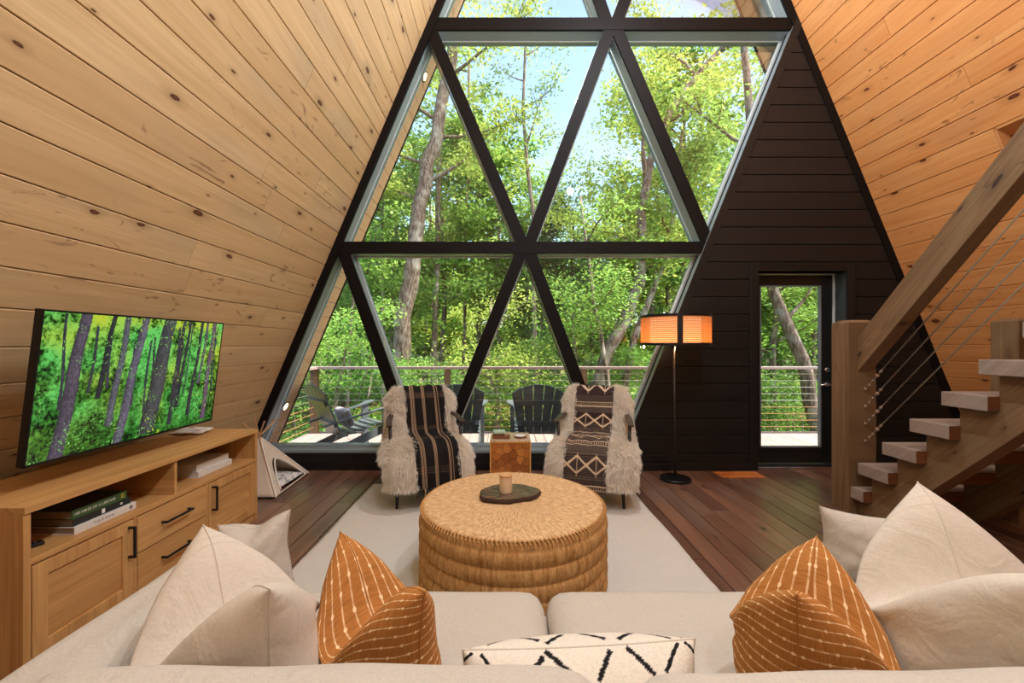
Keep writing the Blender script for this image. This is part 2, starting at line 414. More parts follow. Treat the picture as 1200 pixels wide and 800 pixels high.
# rows above the picture, up to the ridge
def wl(py, d=3): return (gx(0), 0) and (592+lx(gz(py))*FP/GW+d)
def wr(py, d=3): return 592+rx(gz(py))*FP/GW-d
for y_ in (-236,): seg((wl(y_), y_), (wr(y_), y_), 14)
xm = (wl(-236)+wr(-236))/2
seg((713, 27), (wl(-236)+4, -236)); seg((722, 27), (wr(-236)-4, -236))
# right edge of the glass: the frame that lines the slanted casing
a0 = (gx(922), gz(42)); 
def slab(p, q, y0, y1, off0, off1, name, mat):
    A = Vector((p[0], y0, p[1])); B = Vector((q[0], y0, q[1])); d = (B-A).normalized(); s_ = Vector((-d.z, 0, d.x))
    if s_.x > 0: s_ = -s_
    MB().prism([A+s_*off0, B+s_*off0, B+s_*off1, A+s_*off1], (0, y1-y0, 0)).build(name, mat, win)
tp, tq = (tX(.18), .18), (tX(4.80), 4.80)
slab(tp, tq, GW, GW+.25, -.05, .004, 'mullion', M['frame'])
slab(tp, tq, GW+.165, GW+.178, -.02, .022, 'glazing_bead', M['gasket'])
slab(tp, tq, GW+.075, GW+.09, -.02, .012, 'glazing_bead', M['lattice'])
# sill
MB().box(lx(.2)+.02, tX(.2)+.01, GW+.02, GW+.25, gz(532.5), gz(527.6)).build('window_sill', M['frame'], win, bevel=.004)
MB().box(lx(.2)+.02, tX(.2)+.01, GW+.14, GW+.25, gz(528), gz(528)+.03).build('window_sill', M['frame'], win, bevel=.004)
# panes
gl = N('window glass'); gl.t.nodes.remove(gl.b)
tr = gl.node('ShaderNodeBsdfTransparent'); tr.inputs[0].default_value = (.97,.985,.975,1)
gs = gl.node('ShaderNodeBsdfGlossy'); gs.inputs['Roughness'].default_value = .01
fr = gl.node('ShaderNodeFresnel'); fr.inputs[0].default_value = 1.45
mx = gl.node('ShaderNodeMixShader'); gl.L(gl.math('MULTIPLY', fr.outputs[0], .8), mx.inputs[0]); gl.L(tr.outputs[0], mx.inputs[1]); gl.L(gs.outputs[0], mx.inputs[2]); gl.L(mx.outputs[0], gl.out.inputs[0])
M['glass'] = gl.m
def pane(pts):
    q = [(gx(x), GW+.171, gz(y)) for x, y in pts]
    MB().prism(q, (0, .004, 0)).build('pane', M['glass'], win)
pane([(wl(27),27), (613,290), (wl(290),290)]); pane([(503,27), (718,27), (616,290)]); pane([(718,27), (832,290), (616,290)]); pane([(722,27), (tx(27),27), (tx(285),285)])
pane([(wl(290),290), (488,534), (wl(534),534)]); pane([(400,290), (616,290), (514,534), (488,534)]); pane([(616,290), (711,534), (514,534)]); pane([(616,290), (tx(290),290), (tx(534),534), (711,534)])
pane([(wl(-236),-236), (718,27), (wl(27),27)]); pane([(wl(-236),-236), (wr(-236),-236), (718,27)]); pane([(wr(-236),-236), (wr(27),27), (718,27)])
pane([(wl(-236),-236), (wr(-236),-236), (720,-490)])
# ---- door in its recess
door = empty('door_1', kind='structure')
LY = 4.585
MB().box(DX0-.09, DX0, GW-.014, GW+.012, 0, DTOP+.09).build('door_casing', M['black_wood'], door, bevel=.003)
MB().box(DX1, DX1+.085, GW-.014, GW+.012, 0, DTOP+.09).build('door_casing', M['black_wood'], door, bevel=.003)
MB().box(DX0, DX1, GW-.014, GW+.012, DTOP, DTOP+.09).build('door_casing', M['black_wood'], door, bevel=.003)
MB().box(DX0-.02, DX0, GW+.01, 4.72, 0, DTOP+.02).box(DX1, DX1+.02, GW+.01, 4.72, 0, DTOP+.02).box(DX0, DX1, GW+.01, 4.72, DTOP, DTOP+.02).build('door_jamb', M['jamb'], door)
MB().box(DX1-.012, DX1, LY-.02, LY, .04, DTOP-.0).box(DX0, DX1-.012, LY-.02, LY, DTOP-.012, DTOP).build('weather_strip', M['gasket'], door)
MB().box(DX0, DX1, GW+.03, 4.72, 0, .025).build('threshold', M['steel'], door, bevel=.004)
leaf = MB(); a, b, zt = DX0+.004, DX1-.014, DTOP-.014
leaf.box(a, a+.125, LY, LY+.045, .03, zt).box(b-.125, b, LY, LY+.045, .03, zt).box(a+.125, b-.125, LY, LY+.045, zt-.115, zt).box(a+.125, b-.125, LY, LY+.045, .03, .20)
dl = leaf.build('door_leaf', plain('black door paint', srgb(22,23,24), .3), door, bevel=.002)
gb = MB(); i0, i1, j0, j1 = a+.125, b-.125, .20, zt-.115
gb.box(i0, i0+.012, LY-.006, LY+.03, j0, j1).box(i1-.014, i1, LY-.006, LY+.03, j0, j1).box(i0, i1, LY-.006, LY+.03, j1-.012, j1).box(i0, i1, LY-.006, LY+.03, j0, j0+.014)
gb.build('glazing_bead', plain('grey glazing trim', srgb(120,126,134), .35), dl)
MB().box(i0, i1, LY+.02, LY+.026, j0, j1).build('pane', M['glass'], dl)
hx = b-.062
MB().lathe([(0,-.005),(.026,-.005),(.026,.01),(.018,.016),(0,.016)], n=20).build('deadbolt', M['steel'], dl, smooth=True).matrix_local = Matrix.Translation((hx, LY, 1.06)) @ Matrix.Rotation(R(90), 4, 'X')
hd = MB().tube([(hx, LY+.002, .90), (hx, LY-.05, .90), (hx-.012, LY-.06, .90), (hx-.11, LY-.058, .898)], [.011,.011,.010,.008], 10)
hd.build('door_handle', M['steel'], dl, smooth=True)
MB().lathe([(0,-.004),(.027,-.004),(.027,.008),(0,.010)], n=20).build('handle_rose', M['steel'], dl).matrix_local = Matrix.Translation((hx, LY, .90)) @ Matrix.Rotation(R(90), 4, 'X')
# ---- recessed soffit lamps
em = N('warm lamp lens'); em.b.inputs['Emission Color'].default_value = (1, .62, .28, 1); em.b.inputs['Emission Strength'].default_value = 9; M['lens'] = em.m
for i, (side, Y, v, lab) in enumerate((('left', 4.86, -.72, 'round warm recessed lamp low on the left soffit'), ('left', 4.86, 3.15, 'small warm recessed lamp high on the left soffit'), ('right', 4.86, 3.25, 'round warm recessed lamp on the right soffit by the top glass'))):
    p = roofpt(side, Y, v, 0); nd = (wallL if side == 'left' else wallR)[3]
    e = empty('soffit_lamp', p, 0, lab, 'lamp'); e.rotation_mode = 'QUATERNION'; e.rotation_quaternion = nd.to_track_quat('Z', 'Y')
    MB().lathe([(.0,.0),(.062,.0),(.062,.006),(.046,.010),(.044,.004),(0,.004)], n=28).build('trim_ring', plain('bronze ring', srgb(90,60,40), .4), e, smooth=False)
    MB().lathe([(0,.0045),(.043,.0045),(.040,.009),(0,.011)], n=24).build('lens', M['lens'], e)
# ------------------------------------------------------------------ media console
def hexc(*a): return srgb(*a)
CX, C0, C1, CT = -1.91, 1.640, 3.19, .690     # front face X, near end, far end, top height
CB = -2.42
con = empty('media_console', (0,0,0), 0, 'long light oak media console with open shelves, doors and drawers against the left wall', 'cabinet')
uvbox('top_panel', M['oak'], CB, CX+.006, C0, C1, CT-.028, CT, con, bevel=.002)
for y in (C0, C1-.028): uvbox('side_panel', M['oak'], CB, CX, y, y+.028, 0, CT-.028, con, bevel=.002)
uvbox('shelf', M['oak'], CB, CX-.002, C0+.028, C1-.028, .446, .470, con, bevel=.002)
uvbox('divider', M['oak'], CB, CX-.004, 2.396, 2.416, .470, CT-.028, con, bevel=.002)
uvbox('back_panel', M['oak'], CB, CB+.012, C0+.02, C1-.02, .05, CT-.02, con)
uvbox('bottom_panel', M['oak'], CB, CX-.004, C0+.028, C1-.028, .05, .075, con)
uvbox('plinth', M['oak'], CX-.03, CX-.012, C0+.028, C1-.028, 0, .05, con)
D1, D2 = 2.140, 2.655
for y in (D1, D2): uvbox('divider', M['oak'], CB+.02, CX-.003, y-.010, y+.010, .06, .446, con)
def shaker(y0, y1, z0, z1, hy, parent):
    st = .058; d = MB()
    d.box(CX-.02, CX, y0, y0+st, z0, z1).box(CX-.02, CX, y1-st, y1, z0, z1).box(CX-.02, CX, y0+st, y1-st, z1-st, z1).box(CX-.02, CX, y0+st, y1-st, z0, z0+st)
    o = uv_by_axis(d.build('door', M['oak'], parent, bevel=.0015), (0,0,1))
    uvbox('door_panel', M['oak'], CX-.018, CX-.009, y0+st-.004, y1-st+.004, z0+st-.004, z1-st+.004, o)
    h = MB().box(CX+.026, CX+.036, hy-.006, hy+.006, z1-.185, z1-.025).box(CX, CX+.03, hy-.006, hy+.006, z1-.185, z1-.173).box(CX, CX+.03, hy-.006, hy+.006, z1-.037, z1-.025)
    h.build('handle', M['black'], o, bevel=.002)
shaker(C0+.032, D1-.013, .055, .440, D1-.040, con)
shaker(D2+.013, C1-.032, .055, .440, D2+.045, con)
for z0, z1 in ((.252, .440), (.055, .246)):
    o = uvbox('drawer', M['oak'], CX-.02, CX, D1+.013, D2-.013, z0, z1, con, bevel=.0015)
    zc = (z0+z1)/2+.005; yc = (D1+D2)/2
    MB().box(CX+.026, CX+.036, yc-.10, yc+.10, zc-.006, zc+.006).box(CX, CX+.03, yc-.10, yc-.088, zc-.006, zc+.006).box(CX, CX+.03, yc+.088, yc+.10, zc-.006, zc+.006).build('handle', M['black'], o, bevel=.002)
# ---- books, remote, cloth on the console
pages = plain('book pages', srgb(150,128,104), .8, nscale=120)
pagesw = plain('white book pages', srgb(214,206,196), .8, nscale=120)
def text_on(parent, s, size, loc, xd, yd, mat, name='lettering', lab=None, align='LEFT'):
    cu = bpy.data.curves.new('t', 'FONT'); cu.body = s; cu.size = size; cu.extrude = .0002; cu.align_x = align; cu.align_y = 'CENTER'
    t = bpy.data.objects.new('t', cu); COL.objects.link(t)
    dg = bpy.context.evaluated_depsgraph_get(); me = bpy.data.meshes.new_from_object(t.evaluated_get(dg)); bpy.data.objects.remove(t, do_unlink=True)
    xd, yd = Vector(xd), Vector(yd); zd = xd.cross(yd)
    me.transform(Matrix((xd, yd, zd)).transposed().to_4x4()); me.transform(Matrix.Translation(loc)); me.materials.clear()
    return link_mesh(name, me, mat, parent, label=lab)
def book(x0, x1, y0, y1, z, th, cover, label, spine='+x', pg=None, group=None, cat='book', rz=0):
    e = empty('book', ((x0+x1)/2, (y0+y1)/2, z), rz, label, cat, group); a, b = (x1-x0)/2, (y1-y0)/2
    m = MB().box(-a, a, -b, b, 0, .003).box(-a, a, -b, b, th-.003, th)
    if spine == '+x': m.box(a-.003, a, -b, b, .003, th-.003)
    else: m.box(-a, a, -b, -b+.003, .003, th-.003)
    m.build('cover', cover, e, bevel=.0008)
    MB().box(-a+.004, a-.004, -b+.004, b-.004, .003, th-.003).build('page_block', pg or pages, e)
    return e, a, b
green = plain('green cover', srgb(58,88,44), .4); blackc = plain('black cover', srgb(32,34,34), .35); whitec = plain('white cover', srgb(220,216,210), .45)
photoc = N('dark photo cover', .3); photoc.color(photoc.ramp(photoc.noise(photoc.coord(scale=(9,5,1)), 1, 4, .6), [(.35, srgb(20,22,24)), (.55, srgb(52,56,56)), (.75, srgb(88,92,90))])); 
yellow = plain('yellow ink', srgb(240,200,60), .4); whiteink = plain('white ink', srgb(235,232,225), .4); greyink = plain('grey ink', srgb(120,120,120), .4)
sz = .470
e, a, b = book(-2.20, -1.962, 1.885, 2.20, sz, .034, whitec, 'white book at the bottom of the stack on the near console shelf', pg=pages)
text_on(e, 'THIS IS HOME', .017, (a+.0004, -.07, .017), (0,1,0), (0,0,1), greyink)
MB().prism([(a, b-.03+.010*math.cos(t), .017+.010*math.sin(t)) for t in [k*math.pi/6 for k in range(12)]], (.0006, 0, 0)).build('spine_mark', greyink, e)
e, a, b = book(-2.20, -1.975, 1.892, 2.185, sz+.034, .034, blackc, 'black book in the middle of the stack on the near console shelf', pg=pages)
MB().box(a, a+.0006, -.012, .004, .006, .028).build('spine_picture', whiteink, e); MB().box(a, a+.0006, .085, .097, .012, .022).build('spine_mark', whiteink, e)
e, a, b = book(-2.22, -1.975, 1.885, 2.160, sz+.068, .040, green, 'thick green spined hiking book with dark photo cover on top of the stack', pg=pages)
text_on(e, '100 HIKES OF A LIFETIME', .0185, (a+.0004, -b+.010, .020), (0,1,0), (0,0,1), whiteink)
MB().box(a, a+.0006, b-.030, b-.016, .011, .030).build('spine_frame', yellow, e); MB().box(a+.0006, a+.001, b-.027, b-.019, .014, .027).build('spine_frame_inside', green, e)
MB().box(-a+.004, a-.003, -b+.004, b-.05, .0402, .0408).build('cover_photo', photoc.m, e)
book(-2.26, -1.995, 2.69, 3.02, sz, .038, whitec, 'larger white book lying at the bottom of the far console shelf', pg=pagesw)
book(-2.27, -2.005, 2.69, 3.00, sz+.038, .046, whitec, 'thicker white book lying on another white book on the far shelf', pg=pagesw)
e = empty('remote_control', (-2.05, 1.74, sz), R(62), 'slim black remote control lying on the near console shelf', 'remote')
MB().box(-.075, .075, -.021, .021, 0, .016).build('body', M['black'], e, bevel=.005)
kb = MB()
for i in range(7):
    for j in range(3): kb.box(-.058+i*.017, -.048+i*.017, -.014+j*.011, -.007+j*.011, .016, .0175)
kb.build('buttons', plain('dark grey keys', srgb(60,60,62), .5), e, kind='stuff')
rs = np.random.RandomState(4)
def blob(name, mat, c, rx_, ry_, rz_, amp, parent=None, nu=40, nv=24, flat=0, seed=0, **k):
    u, v = np.meshgrid(np.linspace(0, 2*np.pi, nu), np.linspace(0, np.pi, nv), indexing='ij')
    r_ = 1+amp*(np.sin(3*u+seed)*np.sin(4*v)+.6*np.sin(7*u+2*seed)*np.sin(5*v+1))
    V = np.stack([c[0]+rx_*r_*np.cos(u)*np.sin(v), c[1]+ry_*r_*np.sin(u)*np.sin(v), c[2]+rz_*r_*(-np.cos(v))], -1).reshape(-1, 3)
    return link_mesh(name, np_mesh(name, V, grid_faces(nu, nv, flip=False)), mat, parent, smooth=True, **k)
blob('folded_cloth', plain('white cotton', srgb(226,222,214), .9), (-2.30, 3.04, CT+.017), .11, .10, .017, .22, label='crumpled white cloth on the far end of the console behind the television', cat='cloth')

# ------------------------------------------------------------------ television with its forest picture
def forest_picture(W_, H_):
    r = np.random.RandomState(12)
    def noise(sx, sy, seed):
        q = np.random.RandomState(seed).rand(sy+3, sx+3)
        X, Y = np.meshgrid(np.linspace(0, sx, W_), np.linspace(0, sy, H_)); i = X.astype(int); j = Y.astype(int); fx = X-i; fy = Y-j
        fx = fx*fx*(3-2*fx); fy = fy*fy*(3-2*fy)
        return (q[j,i]*(1-fx)*(1-fy)+q[j,i+1]*fx*(1-fy)+q[j+1,i]*(1-fx)*fy+q[j+1,i+1]*fx*fy)
    n = .30*noise(12,7,1)+.27*noise(34,20,2)+.25*noise(80,50,3)+.30*noise(150,90,4)
    big = noise(5,4,7); yy = np.linspace(0, 1, H_)[:, None]
    lum = (n-.30)*2.6*(.45+.75*yy)+.22*(big-.5); lum = np.clip(lum, .02, 1)*.88
    img = np.zeros((H_, W_, 3)); warm = np.clip(noise(9,6,8)*1.6-.45, 0, 1)*(.3+.7*yy)
    img[..., 0] = lum**1.7*(.14+.45*warm); img[..., 1] = lum**1.35*.60; img[..., 2] = lum**1.9*(.11*(1-warm)+.02)
    X = np.linspace(0, 1, W_)[None, :]; Y = 1-yy       # Y: 0 top
    def trunk(x0, x1, w0, tone, t0=0, t1=1, seed=0):
        xc = x0+(x1-x0)*Y+.004*np.sin(Y*9+seed); ww = w0*(1+.25*Y)/2; d = (X-xc)/ww
        m = (np.abs(d) < 1) & (Y >= t0) & (Y <= t1); tex = .55+.9*noise(220, 60, 20+seed)
        for c in range(3):
            sh = tone[c]*tex*(1-.45*d**2)*(1+.25*d); img[..., c] = np.where(m, sh, img[..., c])
    for k in range(14): x = r.rand(); trunk(x, x+r.uniform(-.03,.03), .008+.006*r.rand(), (.035,.035,.05), r.rand()*.2, .55+.4*r.rand(), k)
    trunk(.29,.22,.022,(.02,.02,.025),0,.62,3); trunk(.36,.31,.030,(.09,.09,.11),0,.85,5); trunk(.74,.70,.018,(.025,.02,.03),0,.8,6)
    trunk(.45,.37,.040,(.10,.09,.125),0,1.0,7); trunk(.16,.105,.048,(.075,.06,.085),0,1,8); trunk(.60,.53,.078,(.055,.055,.06),0,.98,9)
    trunk(.70,.67,.022,(.035,.03,.04),0,.95,10); trunk(.835,.79,.022,(.03,.025,.035),0,.9,11); trunk(.875,.84,.018,(.09,.07,.10),0,.6,12); trunk(.93,.915,.033,(.11,.07,.10),0,.97,13)
    hi = (noise(210,130,31) > .84) & (noise(14,9,32) > .55); img[hi] = np.array([.22,.62,.12])
    hy = (noise(120,75,33) > .86) & (noise(9,6,34) > .58) & (X > .35); img[hy] = np.array([.34,.46,.03])
    return np.clip(img, 0, 1)
bl = Vector((-2.070, 1.775, .805)); tl = Vector((-1.985, 1.775, 1.490)); L_ = 1.14
upv = (tl-bl); HT = upv.length; upv.normalize(); av = Vector((0,1,0)); nv_ = av.cross(upv).normalized()
tvr = empty('television', (0,0,0), 0, 'wall mounted flat television showing a green forest above the console', 'television')
def tvpt(u, v, n=0): return bl+av*u+upv*v+nv_*n
mb = MB(); mb.prism([tvpt(0,0,-.032), tvpt(L_,0,-.032), tvpt(L_,HT,-.032), tvpt(0,HT,-.032)], nv_*.032); mb.build('housing', M['black'], tvr, bevel=.002)
bz = MB()
for u0,u1,v0,v1 in ((0,L_,0,.010),(0,L_,HT-.007,HT),(0,.007,0,HT),(L_-.007,L_,0,HT)): bz.prism([tvpt(u0,v0,0), tvpt(u1,v0,0), tvpt(u1,v1,0), tvpt(u0,v1,0)], nv_*.004)
bz.build('bezel', M['black'], tvr)
W_, H_ = 480, 270; img = forest_picture(W_, H_)
uu, vv = np.meshgrid(np.linspace(.008, L_-.008, W_), np.linspace(.011, HT-.008, H_), indexing='ij')
V = np.array(bl)+uu[..., None]*np.array(av)+vv[..., None]*np.array(upv)+.002*np.array(nv_)
col = img.transpose(1, 0, 2).reshape(-1, 3)
scr = N('television screen', .15); at = scr.node('ShaderNodeVertexColor', layer_name='Col'); scr.color((.01,.01,.01,1)); scr.L(at.outputs[0], scr.b.inputs['Emission Color']); scr.b.inputs['Emission Strength'].default_value = 1.0
link_mesh('screen', np_mesh('screen', V.reshape(-1,3), grid_faces(W_, H_), col=col), scr.m, tvr)
m1 = tvpt(L_*.5, HT*.5, -.03); m2 = roofpt('left', L_*.5+1.775, m1.z-EYE-.02, .0)
mb = MB(); mb.bar(m1, m2, .06, .05); q = [tvpt(.37,.2,-.034), tvpt(.77,.2,-.034), tvpt(.77,.5,-.034), tvpt(.37,.5,-.034)]; mb.prism(q, nv_*-.02); mb.build('wall_bracket', M['black'], tvr)

# ------------------------------------------------------------------ pet teepee
canvas = N('cream canvas', .85); cn = canvas.noise(canvas.coord(), 60, 3); canvas.color(canvas.mix(cn, srgb(206,188,168), srgb(228,214,196))); canvas.bump(cn, .1, .002)
pole_m = plain('pale wooden dowel', srgb(186,140,98), .6)
tp_ = empty('pet_teepee', (-2.33, 3.92, 0), 0, 'small cream canvas pet teepee with wooden poles at the left corner', 'pet tent')
B_ = [(.345,-.34), (.30,.345), (-.34,.34), (-.34,-.34)]; A_ = Vector((0,0,.47)); 
for (x, y) in B_:
    d = (A_-Vector((x,y,0))); top = Vector((x,y,0))+d*(1.30 if (x,y) != B_[2] else 1.35)
    MB().tube([(x,y,.012), tuple(top)], .0075, 8).build('pole', pole_m, tp_, smooth=True)
def tri_surface(p0, p1, apex, hole=None, n=28, th=.004):
    mb = MB(); p0, p1, apex = map(Vector, (p0, p1, apex)); nn = (p1-p0).cross(apex-p0).normalized(); V_ = []; idx = {}
    for i in range(n+1):
        t = i/n; 
        for j in range(n+1):
            s_ = j/n; b_ = p0.lerp(p1, s_); p = b_.lerp(apex, t*.97); sag = .018*math.sin(math.pi*s_)*math.sin(math.pi*t)
            idx[i,j] = len(V_); V_.append(p-nn*sag)
    fs = []
    for i in range(n):
        for j in range(n):
            s_, t = (j+.5)/n, (i+.5)/n
            if hole and hole(s_, t): continue
            fs.append((idx[i,j], idx[i,j+1], idx[i+1,j+1], idx[i+1,j]))
    mb.poly(V_, fs); return mb
C3 = [Vector((x,y,.02)) for x,y in B_]
hole = lambda s_, t: .16 < s_ < .90 and .03 < t < .06+.50*math.sqrt(max(0, 1-((s_-.52)/.37)**2))*1.0
for i in range(4):
    o = tri_surface(C3[i], C3[(i+1)%4], A_, hole if i == 0 else None, 44 if i == 0 else 14).build('canvas_panel', canvas.m, tp_, smooth=True)
    m = o.modifiers.new('s', 'SOLIDIFY'); m.thickness = .004
arch = []
for k in range(41):
    a = math.pi*k/40; s_ = .53-.37*math.cos(a)*1.0; t = .05+.50*math.sin(a); b_ = C3[0].lerp(C3[1], s_); arch.append(tuple(b_.lerp(A_, min(t*.97, .97))+Vector((.004,0,0))))
MB().tube(arch, .006, 6).build('door_binding', plain('white binding', srgb(240,232,220), .8), tp_, smooth=True)
for i in (0, 1): MB().tube([tuple(C3[i]+Vector((.004,0,0))), tuple(C3[i].lerp(A_, .96)+Vector((.004,0,0)))], .007, 6).build('seam_binding', plain('white binding', srgb(240,232,220), .8), tp_)
def cushion_grid(w_, d_, h_, n=40, puff=.5):
    u, v = np.meshgrid(np.linspace(-1,1,n), np.linspace(-1,1,n), indexing='ij')
    t = ((1-np.abs(u)**3)*(1-np.abs(v)**3))**puff
    return u, v, t
cu_, cv_, ct = cushion_grid(1,1,1)
pc = N('patterned pet cushion', .9); f = pc.noise(pc.coord(scale=(1,1,1)), 28, 4, .7); pc.color(pc.ramp(f, [(.42, srgb(150,150,150)), (.50, srgb(226,222,220)), (.7, srgb(240,236,232))]))
V = np.concatenate([np.stack([cu_*.27, cv_*.27, .045+.045*ct], -1).reshape(-1,3), np.stack([cu_*.27, cv_*.27, .045-.035*ct], -1).reshape(-1,3)])
o = link_mesh('pet_cushion', np_mesh('pet_cushion', V, np.concatenate([grid_faces(40,40), grid_faces(40,40,1600,True)])), pc.m, None, smooth=True, label='white and grey patterned cushion lying inside the canvas pet teepee', cat='cushion'); o.location = (-2.31, 3.92, 0)
blob('pet_toy', plain('red plush', srgb(150,36,40), .9), (-2.42, 3.86, .115), .045, .035, .03, .1, label='small red plush toy on the cushion inside the pet teepee', cat='toy')

# ------------------------------------------------------------------ rug
rg = N('cream wool rug', .95, .1); f = rg.noise(rg.coord(), 160, 3, .7); f2 = rg.noise(rg.coord(), 5, 3)
rg.color(rg.mix(f, rg.mix(f2, srgb(186,180,170), srgb(200,194,184)), srgb(226,222,214))); rg.bump(f, .6, .006)
ru, rv = np.meshgrid(np.linspace(-1.262, 1.165, 120), np.linspace(.35, 3.95, 160), indexing='ij')
edge = np.minimum(np.minimum(ru+1.262, 1.165-ru), np.minimum(rv-.35, 3.95-rv)); zz = .004+.012*sm(0, .02, edge)+.0015*np.sin(ru*61+3*np.sin(rv*9))*np.sin(rv*57)
o = link_mesh('area_rug', np_mesh('area_rug', np.stack([ru+.004*np.sin(rv*7), rv, zz], -1).reshape(-1,3), grid_faces(120,160)), rg.m, None, smooth=True, label='large cream wool area rug under the ottoman and armchairs', cat='rug')
# ------------------------------------------------------------------ woven ottoman with tray and candle
rp = N('woven rope', .8, .2); v = rp.coord('UV')
g = rp.noise(scale(rp, v, (160, 9, 1)), 1, 4, .6); g2 = rp.noise(scale(rp, v, (22, 4, 1)), 1, 2); g3 = rp.noise(scale(rp, v, (420, 60, 1)), 1, 2)
rp.color(rp.mix(rp.rng(g3, .35, .7, 0, .35), rp.mix(rp.rng(g, .35, .65), rp.mix(rp.rng(g2,.3,.7), srgb(166,116,62), srgb(190,138,78)), srgb(226,178,118)), srgb(120,78,36))); rp.bump(g, .6, .006)
rp2 = N('woven rope top', .8, .2); v = rp2.coord('UV')
g = rp2.noise(scale(rp2, v, (200, 26, 1)), 1, 4, .6); g3 = rp2.noise(scale(rp2, v, (330, 150, 1)), 1, 2)
rp2.color(rp2.mix(rp2.rng(g3, .3, .7, 0, .5), rp2.mix(rp2.rng(g, .40, .60), srgb(172,126,78), srgb(222,182,132)), srgb(240,210,168))); rp2.bump(g3, .7, .006)
OX, OY = .044, 2.37
ott = empty('ottoman', (OX, OY, 0), 0, 'large round woven rope ottoman in the middle of the rug', 'ottoman')
def lathe_uv(name, prof, mat, parent, n=360, ridge=0, freq=120, z0=0):
    pr = np.array(prof); m = len(pr); th = np.linspace(0, 2*np.pi, n+1); T, K = np.meshgrid(th, np.arange(m), indexing='ij')
    r_ = pr[K, 0]; z_ = pr[K, 1]; rr = r_+ridge*np.sin(T*freq+1.5*np.sin(T*17))*np.clip(r_*6,0,1)
    V = np.stack([rr*np.cos(T), rr*np.sin(T), z_+ridge*.5*np.sin(T*freq*.5+2*np.sin(T*11)+r_*9)*(r_<.49)], -1).reshape(-1,3)
    s_ = np.concatenate([[0], np.cumsum(np.hypot(np.diff(pr[:,0]), np.diff(pr[:,1])))])
    uv = np.stack([T/(2*np.pi), s_[K]], -1).reshape(-1,2)
    return link_mesh(name, np_mesh(name, V, grid_faces(n+1, m), uv=uv), mat, parent, smooth=True)
prof = [(.40,.012)]
nb = 5
for k in range(nb):
    z0 = .016+k*.078; z1 = z0+.078
    for t in np.linspace(0, 1, 9): prof.append((.513+.013*math.sin(math.pi*t)**.6, z0+(z1-z0)*t))
for t in np.linspace(.1, 1, 6): prof.append((.518-.014*t-.006*math.sin(math.pi*t), .406+.040*math.sin(t*math.pi/2)))
lathe_uv('woven_side', prof, rp.m, ott, 960, .0022, 320)
prof = [(.503,.447), (.499,.452), (.492,.4535)]+[(r_, .455+.006*(1-(r_/.5)**2)) for r_ in np.linspace(.485, .0, 26)]
lathe_uv('woven_top', prof, rp2.m, ott, 720, .0020, 180)
mb = MB(); nn = 150
for k in range(nn):
    a = 2*math.pi*k/nn; a2 = a+.022; mb.tube([(.497*math.cos(a), .497*math.sin(a), .451), (.510*math.cos(a2), .510*math.sin(a2), .4475), (.521*math.cos(a2+.01), .521*math.sin(a2+.01), .436)], .0042, 4)
mb.build('stitched_edge', rp.m, ott, kind='stuff')
bark = plain('dark bark edge', srgb(62,40,30), .8, nscale=60, amt=.4, bump=.6)
slab_m = N('polished wood slice', .22, .5); f = slab_m.noise(slab_m.coord(scale=(3,9,3)), 3, 4, .6, 1.5); slab_m.color(slab_m.ramp(f, [(.3, srgb(58,46,40)), (.5, srgb(92,76,66)), (.62, srgb(124,84,60)), (.75, srgb(80,68,62))]))
tr_ = empty('wood_slice_tray', (.022, 2.40, .4615), 0, 'irregular dark wood slice tray with bark edge on the ottoman', 'tray')
def slice_poly(sc):
    out = []
    for k in range(64):
        a = 2*math.pi*k/64; r_ = 1+.07*math.sin(2*a+.4)+.05*math.sin(3*a+2)+.03*math.sin(7*a)+.012*math.sin(15*a); out.append((.172*r_*sc*math.cos(a), .135*r_*sc*math.sin(a)))
    return out
o1, o2 = slice_poly(1), slice_poly(.965)
mb = MB(); n_ = 64; vs = [(x*.97,y*.97,0) for x,y in o1]+[(x,y,.012) for x,y in o1]+[(x,y,.026) for x,y in o2]
mb.poly(vs, [(i, (i+1)%n_, n_+(i+1)%n_, n_+i) for i in range(n_)]+[(n_+i, n_+(i+1)%n_, 2*n_+(i+1)%n_, 2*n_+i) for i in range(n_)]+[tuple(range(n_-1,-1,-1))])
mb.build('bark_edge', bark, tr_); MB().prism([(x,y,.0262) for x,y in o2], (0,0,.0008)).build('polished_face', slab_m.m, tr_)
cd_ = empty('candle', (.004, 2.385, .4885), 0, 'cream jar candle with a wooden lid standing on the wood slice tray', 'candle')
MB().lathe([(0,0),(.033,0),(.036,.003),(.036,.088),(.034,.092),(0,.092)], n=40).build('jar', plain('cream glazed jar', srgb(226,196,160), .35), cd_, smooth=False)
MB().lathe([(0,.092),(.0375,.092),(.0385,.094),(.0385,.101),(.037,.103),(0,.103)], n=40).build('lid', plain('pale wooden lid', srgb(204,156,108), .5), cd_)

